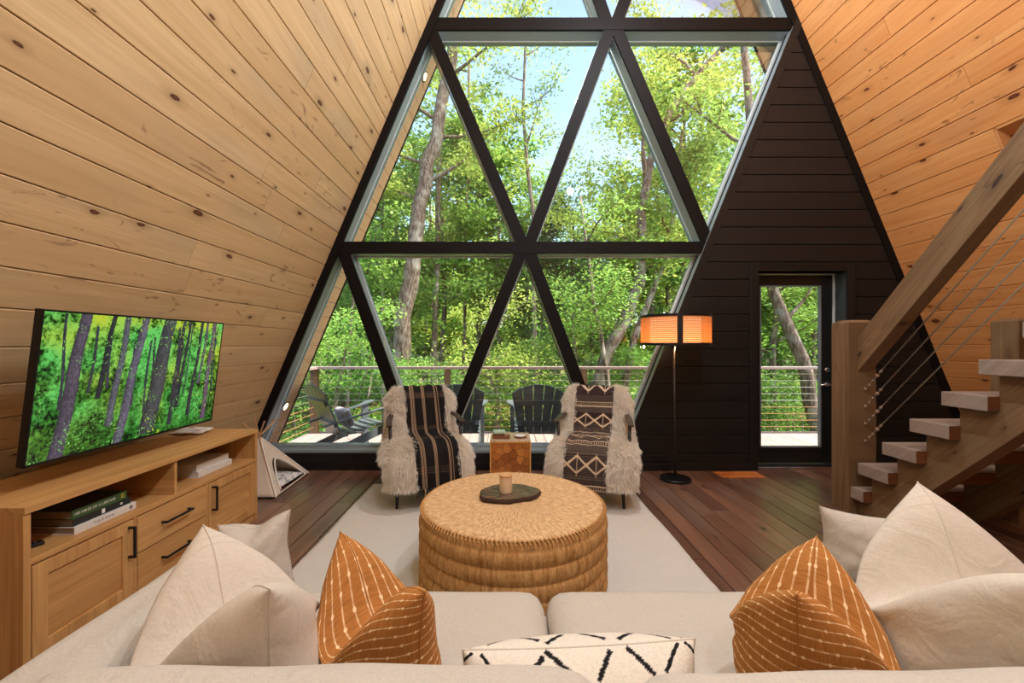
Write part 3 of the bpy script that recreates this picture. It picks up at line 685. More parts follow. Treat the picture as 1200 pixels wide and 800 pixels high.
# ------------------------------------------------------------------ mosaic side table and what stands on it
SX0, SX1, SY0, SY1, SH = -.141, .237, 3.80, 4.16, .45
st = empty('side_table', ((SX0+SX1)/2, (SY0+SY1)/2, 0), 0, 'cube side table faced with irregular wooden mosaic pieces between the armchairs', 'table')
hw, hd_ = (SX1-SX0)/2, (SY1-SY0)/2
MB().box(-hw+.012, hw-.012, -hd_+.012, hd_-.012, 0, SH-.01).build('core', plain('dark grout', srgb(70,36,14), .8), st)
mos = [plain('mosaic wood', srgb(*c), .45, nscale=25, amt=.2) for c in ((176,106,42),(160,92,34),(190,120,52),(146,80,28))]
gold = plain('golden edge blocks', srgb(222,160,82), .5)
def clip(poly, a, b):
    """keep the part of poly nearer a than b"""
    mx_, my_ = (a[0]+b[0])/2, (a[1]+b[1])/2; dx, dy = b[0]-a[0], b[1]-a[1]; out = []
    f = lambda p: (p[0]-mx_)*dx+(p[1]-my_)*dy
    for i in range(len(poly)):
        p, q = poly[i], poly[(i+1)%len(poly)]; fp, fq = f(p), f(q)
        if fp <= 0: out.append(p)
        if fp*fq < 0: t = fp/(fp-fq); out.append((p[0]+(q[0]-p[0])*t, p[1]+(q[1]-p[1])*t))
    return out
r = random.Random(8)
def mosaic(w0, w1, h0, h1, n, place):
    pts = []
    while len(pts) < n:
        p = (r.uniform(w0,w1), r.uniform(h0,h1))
        if all(math.hypot(p[0]-q[0], p[1]-q[1]) > .052 for q in pts): pts.append(p)
    for p in pts:
        poly = [(w0,h0),(w1,h0),(w1,h1),(w0,h1)]
        for q in pts:
            if q is not p: poly = clip(poly, p, q)
        if len(poly) < 3: continue
        cx_ = sum(x for x,_ in poly)/len(poly); cy_ = sum(y for _,y in poly)/len(poly)
        poly = [(cx_+(x-cx_)*(1-.0022/max(.01,math.hypot(x-cx_,y-cy_))), cy_+(y-cy_)*(1-.0022/max(.01,math.hypot(x-cx_,y-cy_)))) for x,y in poly]
        a, d = place(poly, .004+r.random()*.003); MB().prism(a, d).build('mosaic_piece', r.choice(mos), st)
mosaic(-hw+.016, hw-.016, 0, SH-.014, 40, lambda pl, t: ([(x, -hd_+.013, z) for x, z in pl], (0, -t-.004, 0)))
mosaic(-hd_+.016, hd_-.016, 0, SH-.014, 26, lambda pl, t: ([(-hw+.013, y, z) for y, z in pl], (-t-.004, 0, 0)))
for sx in (-1, 1):
    for k in range(11): MB().box(sx*hw-(.013 if sx > 0 else 0), sx*hw+(0 if sx > 0 else .013), -hd_, -hd_+.016, k*.0395+.001, k*.0395+.0385).build('edge_block', gold, st)
for k in range(9): MB().box(-hw+k*.042, -hw+k*.042+.0408, -hd_, -hd_+.014, SH-.014, SH-.002).build('edge_block', gold, st)
tt = N('pale mosaic top', .3, .5); vo = tt.node('ShaderNodeTexVoronoi', feature='DISTANCE_TO_EDGE'); vo.inputs['Scale'].default_value = 14; tt.L(tt.coord(), vo.inputs['Vector']); tt.color(tt.mix(tt.rng(vo.outputs[0], .01, .05), srgb(150,120,90), srgb(206,184,156)))
MB().box(-hw, hw, -hd_, hd_, SH-.002, SH+.006).build('table_top', tt.m, st, bevel=.002)
brn = plain('brown leather cover', srgb(128,80,54), .5)
z0 = SH+.006
book(-.118, .045, 3.86, 3.96, z0, .028, brn, 'wide brown notebook lying lowest in the small stack on the side table', spine='-y', pg=plain('brown edges', srgb(150,100,70), .7))
book(-.116, -.004, 3.865, 3.95, z0+.028, .022, plain('dark brown cover', srgb(104,66,48), .5), 'small dark brown notebook in the middle of the stack on the side table', spine='-y', pg=plain('brown edges', srgb(140,96,66), .7))
book(-.112, -.001, 3.87, 3.965, z0+.050, .020, plain('pale green cover', srgb(176,206,180), .5), 'small pale green notebook on top of the stack on the side table', spine='-y', pg=pagesw, rz=.12)
e = empty('coaster', (.145, 3.93, z0), 0, 'round brown coaster under the white dish on the side table', 'coaster'); MB().lathe([(0,0),(.058,0),(.062,.005),(.058,.010),(0,.010)], n=32).build('disc', brn, e)
e = empty('dish', (.142, 3.93, z0+.010), 0, 'small round white dish on the brown coaster', 'dish'); MB().lathe([(0,0),(.035,0),(.050,.008),(.053,.013),(.050,.012),(.034,.004),(0,.003)], n=36).build('dish_body', plain('white ceramic', srgb(232,230,226), .25), e, smooth=True)
# ------------------------------------------------------------------ armchairs with fleece and woven throws
leg_m = plain('black lacquered wood', srgb(28,24,23), .35); arm_m = plain('dark brown arm wood', srgb(62,44,38), .35)
uph = plain('cream upholstery', srgb(214,202,184), .9)
def softbox(name, mat, w_, d_, h_, r_, puff=0, parent=None, n=14, wr=0, seed=0, bottom=True, **k):
    """cushion-like box, rounded and puffed, origin at the centre of its underside"""
    g = np.linspace(-1, 1, n); A, B = np.meshgrid(g, g, indexing='ij'); one = np.ones_like(A); Vs = []; Fs = []; off = 0
    for ax in range(3):
        for s_ in (-1, 1):
            c = [None]*3; c[ax] = one*s_; c[(ax+1)%3] = A; c[(ax+2)%3] = B
            Vs.append(np.stack(c, -1).reshape(-1,3)); Fs.append(grid_faces(n, n, off, flip=(s_ < 0))); off += n*n
    V = np.concatenate(Vs); half = np.array([w_/2, d_/2, h_/2]); V = V*half; r3 = min(r_, half.min()*.98)
    core = np.clip(V, -(half-r3), half-r3); dlt = V-core; ln = np.linalg.norm(dlt, axis=1, keepdims=True); nz = ln[:,0] > 1e-9
    V[nz] = core[nz]+dlt[nz]/ln[nz]*np.minimum(r3, ln[nz]*1.0)
    X, Y, Z = V[:,0]/half[0], V[:,1]/half[1], V[:,2]/half[2]
    p = (1-np.clip(np.abs(X),0,1)**2.5)*(1-np.clip(np.abs(Y),0,1)**2.5); V[:,2] += puff*p*np.sign(Z)*np.abs(Z)
    if wr: V += wr*np.stack([np.sin(9*X+5*Z+seed)*np.sin(7*Y), np.sin(6*X+seed*2)*np.sin(8*Z+3*Y), np.sin(7*X+4*Y+seed)*np.sin(5*Y-3*X+2*seed)], -1)
    V[:,2] += half[2]
    me = np_mesh(name, V, np.concatenate(Fs)); 
    import bmesh as _b
    bm = _b.new(); bm.from_mesh(me); _b.ops.remove_doubles(bm, verts=bm.verts, dist=1e-5); _b.ops.recalc_face_normals(bm, faces=bm.faces); bm.to_mesh(me); bm.free()
    return link_mesh(name, me, mat, parent, smooth=True, **k)
def place(o, loc, rot=(0,0,0)): o.location = loc; o.rotation_euler = rot; return o
def armchair(loc, rz, label):
    e = empty('armchair', loc, rz, label, 'chair', 'upholstered armchairs by the window')
    for sx in (-1, 1):
        MB().tube([(sx*.25, -.235, .24), (sx*.262, -.275, .0)], [.019, .011], 10).build('leg', leg_m, e, smooth=True)
        MB().tube([(sx*.23, .22, .25), (sx*.255, .31, .0)], [.019, .011], 10).build('leg', leg_m, e, smooth=True)
        pa = MB().tube([(sx*.292, -.085, .30), (sx*.305, -.105, .655)], [.016, .014], 8)
        pa.build('arm_post', leg_m, e, smooth=True)
        a = MB()
        pts = [(sx*.315, -.15, .660), (sx*.312, -.06, .672), (sx*.295, .08, .690), (sx*.262, .21, .700)]
        for p, q in zip(pts[:-1], pts[1:]): a.bar(p, q, .048, .018)
        a.build('arm_rest', arm_m, e, bevel=.004)
    place(softbox('seat', uph, .54, .56, .17, .06, .02, e), (0, -.03, .255))
    place(softbox('backrest', uph, .54, .13, .56, .06, .0, e), (0, .17, .36), (R(-17), 0, 0))
    MB().box(-.25, .25, -.26, .24, .225, .262).build('seat_frame', leg_m, e, bevel=.006)
    return e
PATH = np.array([(.415,.50),(.405,.66),(.385,.80),(.345,.885),(.275,.895),(.225,.83),(.175,.68),(.125,.54),(.075,.492),(-.03,.482),(-.15,.484),(-.25,.476),(-.310,.435),(-.335,.36),(-.345,.26),(-.350,.17)])
def path_eval(s_):
    """point and outward normal of the seat profile at arc length fraction s_"""
    d = np.hypot(*np.diff(PATH, axis=0).T); cum = np.concatenate([[0], np.cumsum(d)]); tot = cum[-1]; x = np.asarray(s_)*tot
    def at(x): return np.stack([np.interp(x, cum, PATH[:,0]), np.interp(x, cum, PATH[:,1])], -1)
    def smth(x): return sum(at(np.clip(x+k*.018, 0, tot))*wt for k, wt in zip((-2,-1,0,1,2),(.1,.2,.4,.2,.1)))
    p = smth(x); t = smth(x+.01)-smth(x-.01); t /= np.linalg.norm(t, axis=-1, keepdims=True)+1e-9
    return p, np.stack([-t[...,1], t[...,0]], -1)*-1, tot
hide_m = plain('fleece hide', srgb(226,214,194), .95)
fl_m = N('white fleece', .8, .2); tcu = fl_m.node('ShaderNodeTexCoord'); sp_ = fl_m.node('ShaderNodeSeparateXYZ'); fl_m.L(tcu.outputs['UV'], sp_.inputs[0])
fl_m.color(fl_m.mix(sp_.outputs[1], fl_m.mix(sp_.outputs[0], srgb(240,228,212), srgb(250,242,230)), fl_m.mix(sp_.outputs[0], srgb(246,236,222), srgb(255,252,246)))); tf_ = fl_m.node('ShaderNodeBsdfTranslucent'); tf_.inputs[0].default_value = (.95,.90,.83,1); mf_ = fl_m.node('ShaderNodeMixShader'); mf_.inputs[0].default_value = .45; fl_m.L(fl_m.b.outputs[0], mf_.inputs[1]); fl_m.L(tf_.outputs[0], mf_.inputs[2]); fl_m.L(mf_.outputs[0], fl_m.out.inputs[0])
def fleece(loc, rz, label, seed, hw_=.18, xoff=0, skew=0):
    e = empty('sheepskin_throw', loc, rz, label, 'throw', 'sheepskins over the armchairs')
    def surf(u, s_, off=0):
        p, n_, tot = path_eval(s_); wmax = .335+.055*sm(.42,.62,s_)-.015*np.abs(np.sin(s_*9+seed)); a = np.abs(u); drop = .11*sm(.70, 1.0, a)*(1+.25*np.sin(s_*23+seed)); x = np.sign(u)*(np.minimum(a, .93)*wmax)
        q = p+n_*(off-drop)[..., None] if hasattr(off-drop, '__len__') else p+n_*(off-drop)
        return np.stack([x, q[...,0], q[...,1]], -1), np.stack([np.sign(u)*sm(.6,1,a)*1.2, n_[...,0], n_[...,1]], -1)
    U, S_ = np.meshgrid(np.linspace(-1,1,36), np.linspace(.02,.97,70), indexing='ij')
    V, _ = surf(U, S_, .03+0*U); link_mesh('hide', np_mesh('hide', V.reshape(-1,3), grid_faces(36,70)), hide_m, e, smooth=True)
    r_ = np.random.RandomState(seed); n = 64000; u = r_.uniform(-1,1,n); s_ = r_.uniform(.02,.985,n)
    xx = np.sign(u)*np.minimum(np.abs(u),.93)*(.335+.055*sm(.42,.62,s_)); keep = (np.abs(xx-xoff-skew*(s_-.5)) > hw_-.004); u, s_ = u[keep], s_[keep]; n = len(u)
    p, nn = surf(u, s_, .03+0*u); clump = np.sin(u*19+3*np.sin(s_*17+seed))*np.sin(s_*47+2*np.sin(u*9)); nn /= np.linalg.norm(nn, axis=1, keepdims=True)
    g = np.array([0,-.25,-1.0]); dr = nn*(.95+.25*clump[:,None])+g*.55+r_.normal(0,.15,(n,3))+np.stack([np.sin(s_*31+seed)*.25, 0*u, 0*u], -1); dr /= np.linalg.norm(dr, axis=1, keepdims=True)
    ln = r_.uniform(.034,.056,n)*(1+.15*clump); d2 = dr+g*.65; d2 /= np.linalg.norm(d2, axis=1, keepdims=True)
    wv = np.cross(dr, r_.normal(0,1,(n,3))); wv /= np.linalg.norm(wv, axis=1, keepdims=True); wv *= .0024
    m1 = p+dr*ln[:,None]*.55; tip = m1+d2*ln[:,None]*.6
    V = np.stack([p-wv, p+wv, m1-wv*.8, m1+wv*.8, tip], 1).reshape(-1,3); b = np.arange(n)[:,None]*5
    F = np.concatenate([b+np.array([[0,1,3]]), b+np.array([[0,3,2]]), b+np.array([[2,3,4]])])
    cr = r_.rand(n); uv = np.stack([np.repeat(cr,5), np.tile([0,0,.6,.6,1.], n)], -1)
    link_mesh('fleece', np_mesh('fleece', V, F, uv=uv), fl_m.m, e, kind='stuff')
    return e
def throw_sheet(name, loc, rz, label, hw_, s0, s1, colf, mat, xoff=0, off=.052, nu=80, nv=340, skew=0, drape=0):
    U, S_ = np.meshgrid(np.linspace(-1,1,nu), np.linspace(s0,s1,nv), indexing='ij'); p, n_, tot = path_eval(np.clip(S_, 0, 1))
    rip = .004*np.sin(U*7+S_*21)+.003*np.sin(U*15-S_*13); ext = np.clip(S_-1, 0, None)*tot
    q = p+n_*(off+rip)[..., None]
    V = np.stack([U*hw_+xoff+skew*(S_-.5), q[...,0]-ext*.02, q[...,1]-ext], -1)
    m_u = (U+1)*hw_; m_v = (S_-s0)*tot
    col = colf(m_u, m_v, 2*hw_, (s1-s0)*tot)
    e = empty(name, loc, rz, label, 'throw')
    o = link_mesh('cloth', np_mesh('cloth', V.reshape(-1,3), grid_faces(nu,nv), col=col.reshape(-1,3)), mat, e, smooth=True); m = o.modifiers.new('s', 'SOLIDIFY'); m.thickness = .006
    return e, V
def vcol_mat(name, rough=.9, sc=250, amt=.25, bump=.3):
    n = N(name, rough, .15); a = n.node('ShaderNodeVertexColor', layer_name='Col'); f = n.noise(n.coord(), sc, 2)
    n.color(n.mix(n.rng(f,.3,.7,0,amt), a.outputs[0], (0,0,0,1))); n.bump(f, bump, .003); return n.m
cloth_m = vcol_mat('woven cloth print')
c3 = lambda *a: np.array(srgb(*a)[:3])
def plaid(u, v, W_, L_):
    base = c3(30,27,27); tan = c3(196,164,132); out = np.ones(u.shape+(3,))*base; x = u/W_
    for c in (.17, .47, .79):
        for dx in (-.042,-.015,.015,.042):
            m = np.abs(x-c-dx) < .0050; out[m] = tan*(.85)
    cross = (np.abs(((v+.03) % .30)-.10) < .028) & (np.sin(v*2*np.pi/.013) > .1); tm = cross & (np.sin(u*2*np.pi/.012) > -.2)
    out[tm] = out[tm]*.5+tan*.22
    return out
def kilim(u, v, W_, L_):
    dk, gr, cr = c3(58,44,42), c3(112,98,88), c3(226,200,168); out = np.ones(u.shape+(3,))*dk
    per = .32; vv = (v+.11) % per; line = (np.sin(v*2*np.pi/.013) > .25)
    g = (vv > .175); out[g] = gr*.75; out[g & line] = dk*1.2
    lo = (~g) & line & (v > .62); out[lo] = gr*.8
    dia = W_/1.12; tri = np.abs(((u+dia*.15)/dia) % 1-.5)*2            # 0..1
    h = .145; y0 = .015+ (h-.03)*tri; y1 = .015+(h-.03)*(1-tri)
    m = (vv < h+.02) & (vv > .008) & ((np.abs(vv-y0) < .0085) | (np.abs(vv-y1) < .0085)); out[m] = cr
    ver = (vv < h+.012) & (np.abs((((u+dia*.15)/dia) % .5)*dia) < .0035); out[ver] = cr*.85
    for yc in (.225, .262): out[np.abs(vv-yc) < .0035] = cr
    dash = (np.abs(vv-.2435) < .007); out[dash] = dk*.6; out[dash & (((u*55+v*3) % 1) < .25)] = cr
    return out
for (loc, rz, nm) in (((-.715,3.68,0), R(19), 'L'), ((.79,3.68,0), R(-17), 'R')):
    left = nm == 'L'
    armchair(loc, rz, ('black legged armchair left of the cube table, draped with a plaid throw' if left else 'black legged armchair right of the cube table, draped with a diamond patterned throw'))
    fleece(loc, rz, ('fluffy white sheepskin under the black plaid throw on the left armchair' if left else 'fluffy white sheepskin under the diamond patterned throw on the right armchair'), 3 if left else 8, *((.180,.035,.06) if left else (.172,-.02,-.055)))
    if left:
        e, V = throw_sheet('plaid_throw', loc, rz, 'black wool throw with tan plaid stripes and fringe over the left armchair', .180, .10, .985, plaid, cloth_m, xoff=.035, skew=.06)
        fr_ = MB(); r = random.Random(2); row = V[:, -1]
        for k in range(0, 80, 2):
            p = Vector(row[k]); 
            for t in range(2):
                q = p+Vector((r.uniform(-.006,.006), r.uniform(-.008,.004), -.028)); q2 = q+Vector((r.uniform(-.01,.01), r.uniform(-.01,.004), -.03-r.random()*.015)); fr_.tube([p, q, q2], [.0028,.0026,.0012], 4, cap=False)
        fr_.build('fringe', plain('black fringe', srgb(34,30,29), .9), e, kind='stuff')
        for k in (14,37,63):
            tn = MB(); p = Vector(row[k]); tn.tube([p, p+Vector((.003,-.01,-.03)), p+Vector((-.004,-.012,-.06))], [.005,.004,.001], 5, cap=False)
            tn.build('tan_tassel', plain('tan yarn', srgb(196,164,132), .9), e)
    else:
        throw_sheet('diamond_throw', loc, rz, 'dark woven throw with cream diamond bands over the right armchair', .172, .10, 1.035, kilim, cloth_m, xoff=-.02, skew=-.055)

# ------------------------------------------------------------------ floor lamp
LX, LYY = 1.665, 4.10
fl_ = empty('floor_lamp', (LX+.02, LYY, 0), 0, 'black floor lamp with a lit woven cane drum shade beside the window', 'lamp')
MB().lathe([(0,0),(.142,0),(.146,.004),(.146,.020),(.140,.026),(.014,.030),(.012,.05),(0,.05)], n=48).build('base', M['black'], fl_, smooth=False)
MB().tube([(0,0,.03), (-.012,0,1.40)], .0105, 12).build('pole', plain('dark bronze pole', srgb(72,62,58), .4, .5), fl_, smooth=True)
SR, z0, z1 = .325, 1.335, 1.625
cane = N('woven cane', .6, .3); cane.color(srgb(204,150,98)); cane.b.inputs['Subsurface Weight'].default_value = 0
tl_ = cane.node('ShaderNodeBsdfTranslucent'); tl_.inputs[0].default_value = srgb(242,178,112); mx = cane.node('ShaderNodeMixShader'); mx.inputs[0].default_value = .5
cane.L(cane.b.outputs[0], mx.inputs[1]); cane.L(tl_.outputs[0], mx.inputs[2]); cane.L(mx.outputs[0], cane.out.inputs[0])
dif = N('lamp diffuser', .8); dif.b.inputs['Emission Color'].default_value = (1, .74, .48, 1); dif.b.inputs['Emission Strength'].default_value = 1.7; dif.color(srgb(240,200,150))
def ringband(r0, r1, za, zb, n=72): return MB().lathe([(r0,za),(r1,za),(r1,zb),(r0,zb),(r0,za)], n=n)
shd = empty('lamp_shade', (0,0,0)); shd.parent = fl_
ringband(SR-.006, SR+.006, z0-.003, z0+.022).build('bottom_rim', M['black'], shd); ringband(SR-.006, SR+.006, z1-.022, z1+.003).build('top_rim', M['black'], shd)
for k in range(3):
    a0_ = R(-90-15)+k*2*math.pi/3
    MB().prism([(r_*math.cos(a0_+da), r_*math.sin(a0_+da), z0) for r_, da in ((SR-.006,-.07),(SR+.006,-.07),(SR+.006,.07),(SR-.006,.07))], (0,0,z1-z0)).build('frame_post', M['black'], shd)
    n_ = 33; a_s = [a0_+.06+(2*math.pi/3-.12)*i/(n_*1.0) for i in range(n_+1)]; mb = MB()
    for j in range(13):
        zz_ = z0+.022+(z1-z0-.044)*(j+.5)/13; hh = .0072
        vs = [(SR*math.cos(a), SR*math.sin(a), zz_+s_*hh) for a in a_s for s_ in (-1,1)]
        mb.poly(vs, [(2*i, 2*i+2, 2*i+3, 2*i+1) for i in range(n_)])
    m2 = 48
    for i in range(m2):
        a = a0_+.06+(2*math.pi/3-.12)*(i+.5)/m2; da = .0125
        vs = [((SR-.002)*math.cos(a+s_*da), (SR-.002)*math.sin(a+s_*da), z_) for z_ in (z0+.018, z1-.018) for s_ in (-1,1)]
        mb.poly(vs, [(0,1,3,2)])
    mb.build('cane_panel', cane.m, shd)
MB().lathe([(.235,z0+.02),(.235,z1-.02)], n=48).build('inner_diffuser', dif.m, shd, smooth=True)
MB().lathe([(.30,z0+.012),(.0,z0+.012)], n=48).build('bottom_diffuser', dif.m, shd)
sp3 = MB()
for k in range(3): a = R(30)+k*2*math.pi/3; sp3.bar((0,0,z0+.004), (SR*math.cos(a), SR*math.sin(a), z0+.004), .012, .006)
sp3.build('spider', M['black'], shd)
l = bpy.data.lights.new('lamp_bulb', 'POINT'); l.energy = 5; l.color = (1,.60,.30); l.shadow_soft_size = .03; lo = bpy.data.objects.new('lamp_bulb', l); COL.objects.link(lo); lo.location = (LX+.02, LYY, z0-.02)
l = bpy.data.lights.new('lamp_bulb', 'POINT'); l.energy = 3; l.color = (1,.60,.30); l.shadow_soft_size = .05; lo = bpy.data.objects.new('lamp_bulb', l); COL.objects.link(lo); lo.location = (LX+.02, LYY, z1-.03)

# ------------------------------------------------------------------ floor vent
vx0, vx1, vy0, vy1 = 2.18, 2.62, 4.16, 4.34
v_ = empty('floor_register', ((vx0+vx1)/2, (vy0+vy1)/2, .001), 0, 'orange wooden floor vent register by the door', 'vent')
a, b = (vx1-vx0)/2, (vy1-vy0)/2; om = plain('orange oak vent', srgb(206,122,60), .4)
MB().box(-a,a,-b,-b+.03,0,.008).box(-a,a,b-.03,b,0,.008).box(-a,-a+.035,-b+.03,b-.03,0,.008).box(a-.035,a,-b+.03,b-.03,0,.008).build('frame', om, v_, bevel=.002)
for k in range(9): MB().box(-a+.04, a-.04, -b+.034+k*.0128, -b+.042+k*.0128, .001, .006).build('louver', om, v_)

# ------------------------------------------------------------------ sofa
sf = N('oatmeal sofa linen', .9, .15); f = sf.noise(sf.coord(), 220, 2); f2 = sf.noise(sf.coord(), 6, 2); sf.color(sf.mix(f, sf.mix(f2, srgb(178,168,156), srgb(188,178,166)), srgb(208,200,188))); f3 = sf.noise(sf.coord(), 11, 3, .5, 1.8); sf.bump(sf.math('ADD', f3, sf.math('MULTIPLY', f, .06)), .35, .02)
so = empty('sofa', (.21, 1.0, 0), 0, 'large oatmeal linen sofa seen from behind facing the ottoman', 'sofa')
def sp(o, x, y, z, rot=(0,0,0)): o.location = (x-.21, y-1.0, z); o.rotation_euler = rot; return o
sp(softbox('base', sf.m, 2.70, 1.18, .24, .04, 0, so), .21, 1.02, .06)
for x, y in ((-1.0,.5),(1.42,.5),(-1.0,1.5),(1.42,1.5)): sp(MB().box(-.03,.03,-.03,.03,0,.07).build('foot', M['black'], so), x, y, 0)
sp(softbox('seat_cushion', sf.m, .995, .84, .165, .07, .018, so, 24, .002, 1), -.360, 1.105, .29)
sp(softbox('seat_cushion', sf.m, 1.08, .84, .165, .07, .018, so, 24, .002, 3), .685, 1.105, .29)
sp(softbox('arm', sf.m, .27, 1.30, .545, .085, .012, so, 26, .003, 2), -1.005, 1.045, .065)
sp(softbox('arm', sf.m, .29, 1.30, .535, .085, .012, so, 26, .003, 5), 1.415, 1.045, .065)
sp(softbox('back_frame', sf.m, 2.60, .22, .62, .07, 0, so, 20, .002, 4), .21, .46, .07)
sp(softbox('back_cushion', sf.m, 1.02, .21, .358, .075, .012, so, 26, .004, 7), -.335, .640, .415, (R(-6),0,0))
sp(softbox('back_cushion', sf.m, 1.06, .21, .350, .075, .012, so, 26, .004, 9), .74, .640, .415, (R(-6),0,R(.6)))
# ---- pillows
def pillow(name, A, B, zb, T, chop, mat, label, group=None, lean=0, nu=56, colf=None, pinch=.10, seed=0, hwid=1.0, chopw=.42, cat='pillow', curl=0):
    """square pillow: A, B = top corners (x, y, z); bottom edge at height zb; T = thickness; chop = dent in the top edge"""
    A, B = np.array(A, float), np.array(B, float); U = (B-A)/2; mid = (A+B)/2; Uh = U.copy(); Uh[2] = 0; Ul = np.linalg.norm(Uh); nrm = np.array([Uh[1], -Uh[0], 0])/Ul
    H = mid[2]-zb; nv = nu; u, v = np.meshgrid(np.linspace(-1,1,nu), np.linspace(-1,1,nv), indexing='ij')
    u = np.sin(u*np.pi/2*.96)/math.sin(np.pi/2*.96); v = np.sin(v*np.pi/2*.96)/math.sin(np.pi/2*.96)
    wid = 1-pinch*(1-v**2)**1.0+.10*sm(.2,-1,v)*hwid; hei = 1-pinch*(1-u**2)
    c = chop*np.exp(-(u/chopw)**2)*sm(-.55,1,v)**1.3
    t = T/2*((1-np.abs(u)**2.4)*(1-np.abs(v)**2.4))**.55*(1+.45*np.exp(-(u/.5)**2)*sm(-.2,.8,v)*(chop > 0)+.25*sm(.3,-.8,v))
    wr = .0045*(np.sin(u*6+v*5+seed)*np.sin(v*8-u*3+seed*2)+.6*np.sin(u*13-v*7+seed))*(1-u**2)*(1-v**2)
    cx_ = mid[0]+U[0]*u*wid; cy_ = mid[1]+U[1]*u*wid; cz_ = zb+H*(.5+.5*v*hei+0)+U[2]*u*(.5+.5*v)-c
    bend = lean*(v+1)/2
    V = []
    for s_ in (1, -1):
        th = s_*(t+wr*(t>0.004))+bend+curl*u*u
        V.append(np.stack([cx_+nrm[0]*th, cy_+nrm[1]*th, cz_-.10*T*0], -1).reshape(-1,3))
    G = V[0].reshape(nu,nv,3); av_ = np.concatenate([[0], np.cumsum(np.linalg.norm(np.diff(G[nu//4], axis=0), axis=1))]); au_ = np.concatenate([[0], np.cumsum(np.linalg.norm(np.diff(G[:,nv//3], axis=0), axis=1))])
    AU, AV = np.meshgrid(au_, av_, indexing='ij'); WU, WV = au_[-1], av_[-1]
    uv1 = np.stack([AU, AV], -1).reshape(-1,2); uv = np.concatenate([uv1, uv1+np.array([3.0,0])])
    F = np.concatenate([grid_faces(nu,nv,0,flip=False), grid_faces(nu,nv,nu*nv,flip=True)])
    col = None
    if colf is not None: cc = colf(AU, AV, WU, WV).reshape(-1,3); col = np.concatenate([cc, colf(AU, AV, WU, WV, 1).reshape(-1,3)])
    me = np_mesh(name, np.concatenate(V), F, uv=uv, col=col)
    e = empty(name, (float(mid[0]), float(mid[1]), zb), 0, label, cat, group)
    o = link_mesh('cover', me, mat, e, smooth=True); o.location = (-mid[0], -mid[1], -zb)
    # piping round the seam
    rim = [(i,0) for i in range(nu)]+[(nu-1,j) for j in range(1,nv)]+[(i,nv-1) for i in range(nu-2,-1,-1)]+[(0,j) for j in range(nv-2,0,-1)]
    pts = np.array([(V[0].reshape(nu,nv,3)[i,j]+V[1].reshape(nu,nv,3)[i,j])/2 for i,j in rim])-np.array([mid[0],mid[1],zb])
    MB().tube([tuple(p) for p in pts]+[tuple(pts[0])], .0020, 5, cap=False).build('seam', mat if colf is None else wp.m, e, smooth=True)
    return e
wp = N('ivory cotton pillow', .85, .15); f = wp.noise(wp.coord(), 200, 2); uvv = wp.coord('UV'); sx_ = wp.node('ShaderNodeSeparateXYZ'); wp.L(uvv, sx_.inputs[0])
def line_at(n, coord, c, w_): return n.math('LESS_THAN', n.math('ABSOLUTE', n.math('SUBTRACT', coord, c)), w_)
uf = wp.math('MODULO', sx_.outputs[0], 3.0); ln_ = wp.math('MAXIMUM', line_at(wp, uf, .14, .0014), wp.math('MAXIMUM', line_at(wp, uf, .17, .0014), line_at(wp, sx_.outputs[1], .16, .0014)))
wp.color(wp.mix(wp.math('MULTIPLY', ln_, .35), wp.mix(f, srgb(198,186,170), srgb(220,210,196)), srgb(176,150,124))); f3 = wp.noise(wp.coord(), 9, 3, .5, 1.6); wp.bump(wp.math('ADD', f3, wp.math('MULTIPLY', f, .04)), .30, .02)
op = N('rust orange pillow', .85, .15); sx_ = op.node('ShaderNodeSeparateXYZ'); op.L(op.coord('UV'), sx_.inputs[0]); nz_ = op.noise(op.coord(), 120, 2)
tex = op.noise(op.coord('UV', (300,30,1)), 1, 2)
vv_ = op.math('ADD', sx_.outputs[1], op.math('MULTIPLY', op.noise(op.coord(), 8, 1), .006)); k_ = op.math('DIVIDE', vv_, .0205); rowid = op.math('FLOOR', k_)
ds = op.math('MULTIPLY', op.math('ABSOLUTE', op.math('SUBTRACT', op.math('FRACT', k_), .5)), .0205)
uo = op.math('ADD', sx_.outputs[0], op.math('MULTIPLY', op.math('FRACT', op.math('MULTIPLY', rowid, .37)), .05))
du = op.math('MULTIPLY', op.math('ABSOLUTE', op.math('SUBTRACT', op.math('FRACT', op.math('DIVIDE', uo, .05)), .5)), .05)
dot = op.math('LESS_THAN', op.math('SQRT', op.math('ADD', op.math('POWER', du, 2), op.math('POWER', op.math('MULTIPLY', ds, 1.2), 2))), .0038)
stripe = op.math('MULTIPLY', op.math('LESS_THAN', ds, .0015), op.rng(op.noise(op.coord('UV', (90,90,1)), 1, 1), .35, .6, .35, .85))
cb = op.mix(op.rng(tex,.3,.7), srgb(158,102,50), srgb(188,126,66)); cb = op.mix(stripe, cb, srgb(240,204,158)); cb = op.mix(op.math('MULTIPLY', dot, .9), cb, srgb(246,216,170)); op.color(cb); op.bump(tex, .3, .002)
def dashes(u, v, W_, H_, side=0):
    out = np.ones(u.shape+(3,))*c3(232,222,206); r = random.Random(31+side*7); blk = c3(28,27,29)
    rows = 6; cols = 8
    for i in range(cols):
        for j in range(rows):
            cx_ = (i+.5+r.uniform(-.15,.15))*W_/cols; cy_ = (j+.5+r.uniform(-.15,.15))*H_/rows*1.0; ang = R(42 if (i+j) % 2 else 138)+r.uniform(-.2,.2); hl = r.uniform(.024,.036)
            dx, dy = u-cx_, v-cy_; al = dx*math.cos(ang)+dy*math.sin(ang); pe = -dx*math.sin(ang)+dy*math.cos(ang)
            out[(np.abs(al) < hl) & (np.abs(pe) < .0046+.0008*np.sin(al*300))] = blk
    for (a_, b_) in ((0,0),(W_,0),(0,H_),(W_,H_)): out[np.hypot(u-a_, v-b_) < .009] = blk
    return out
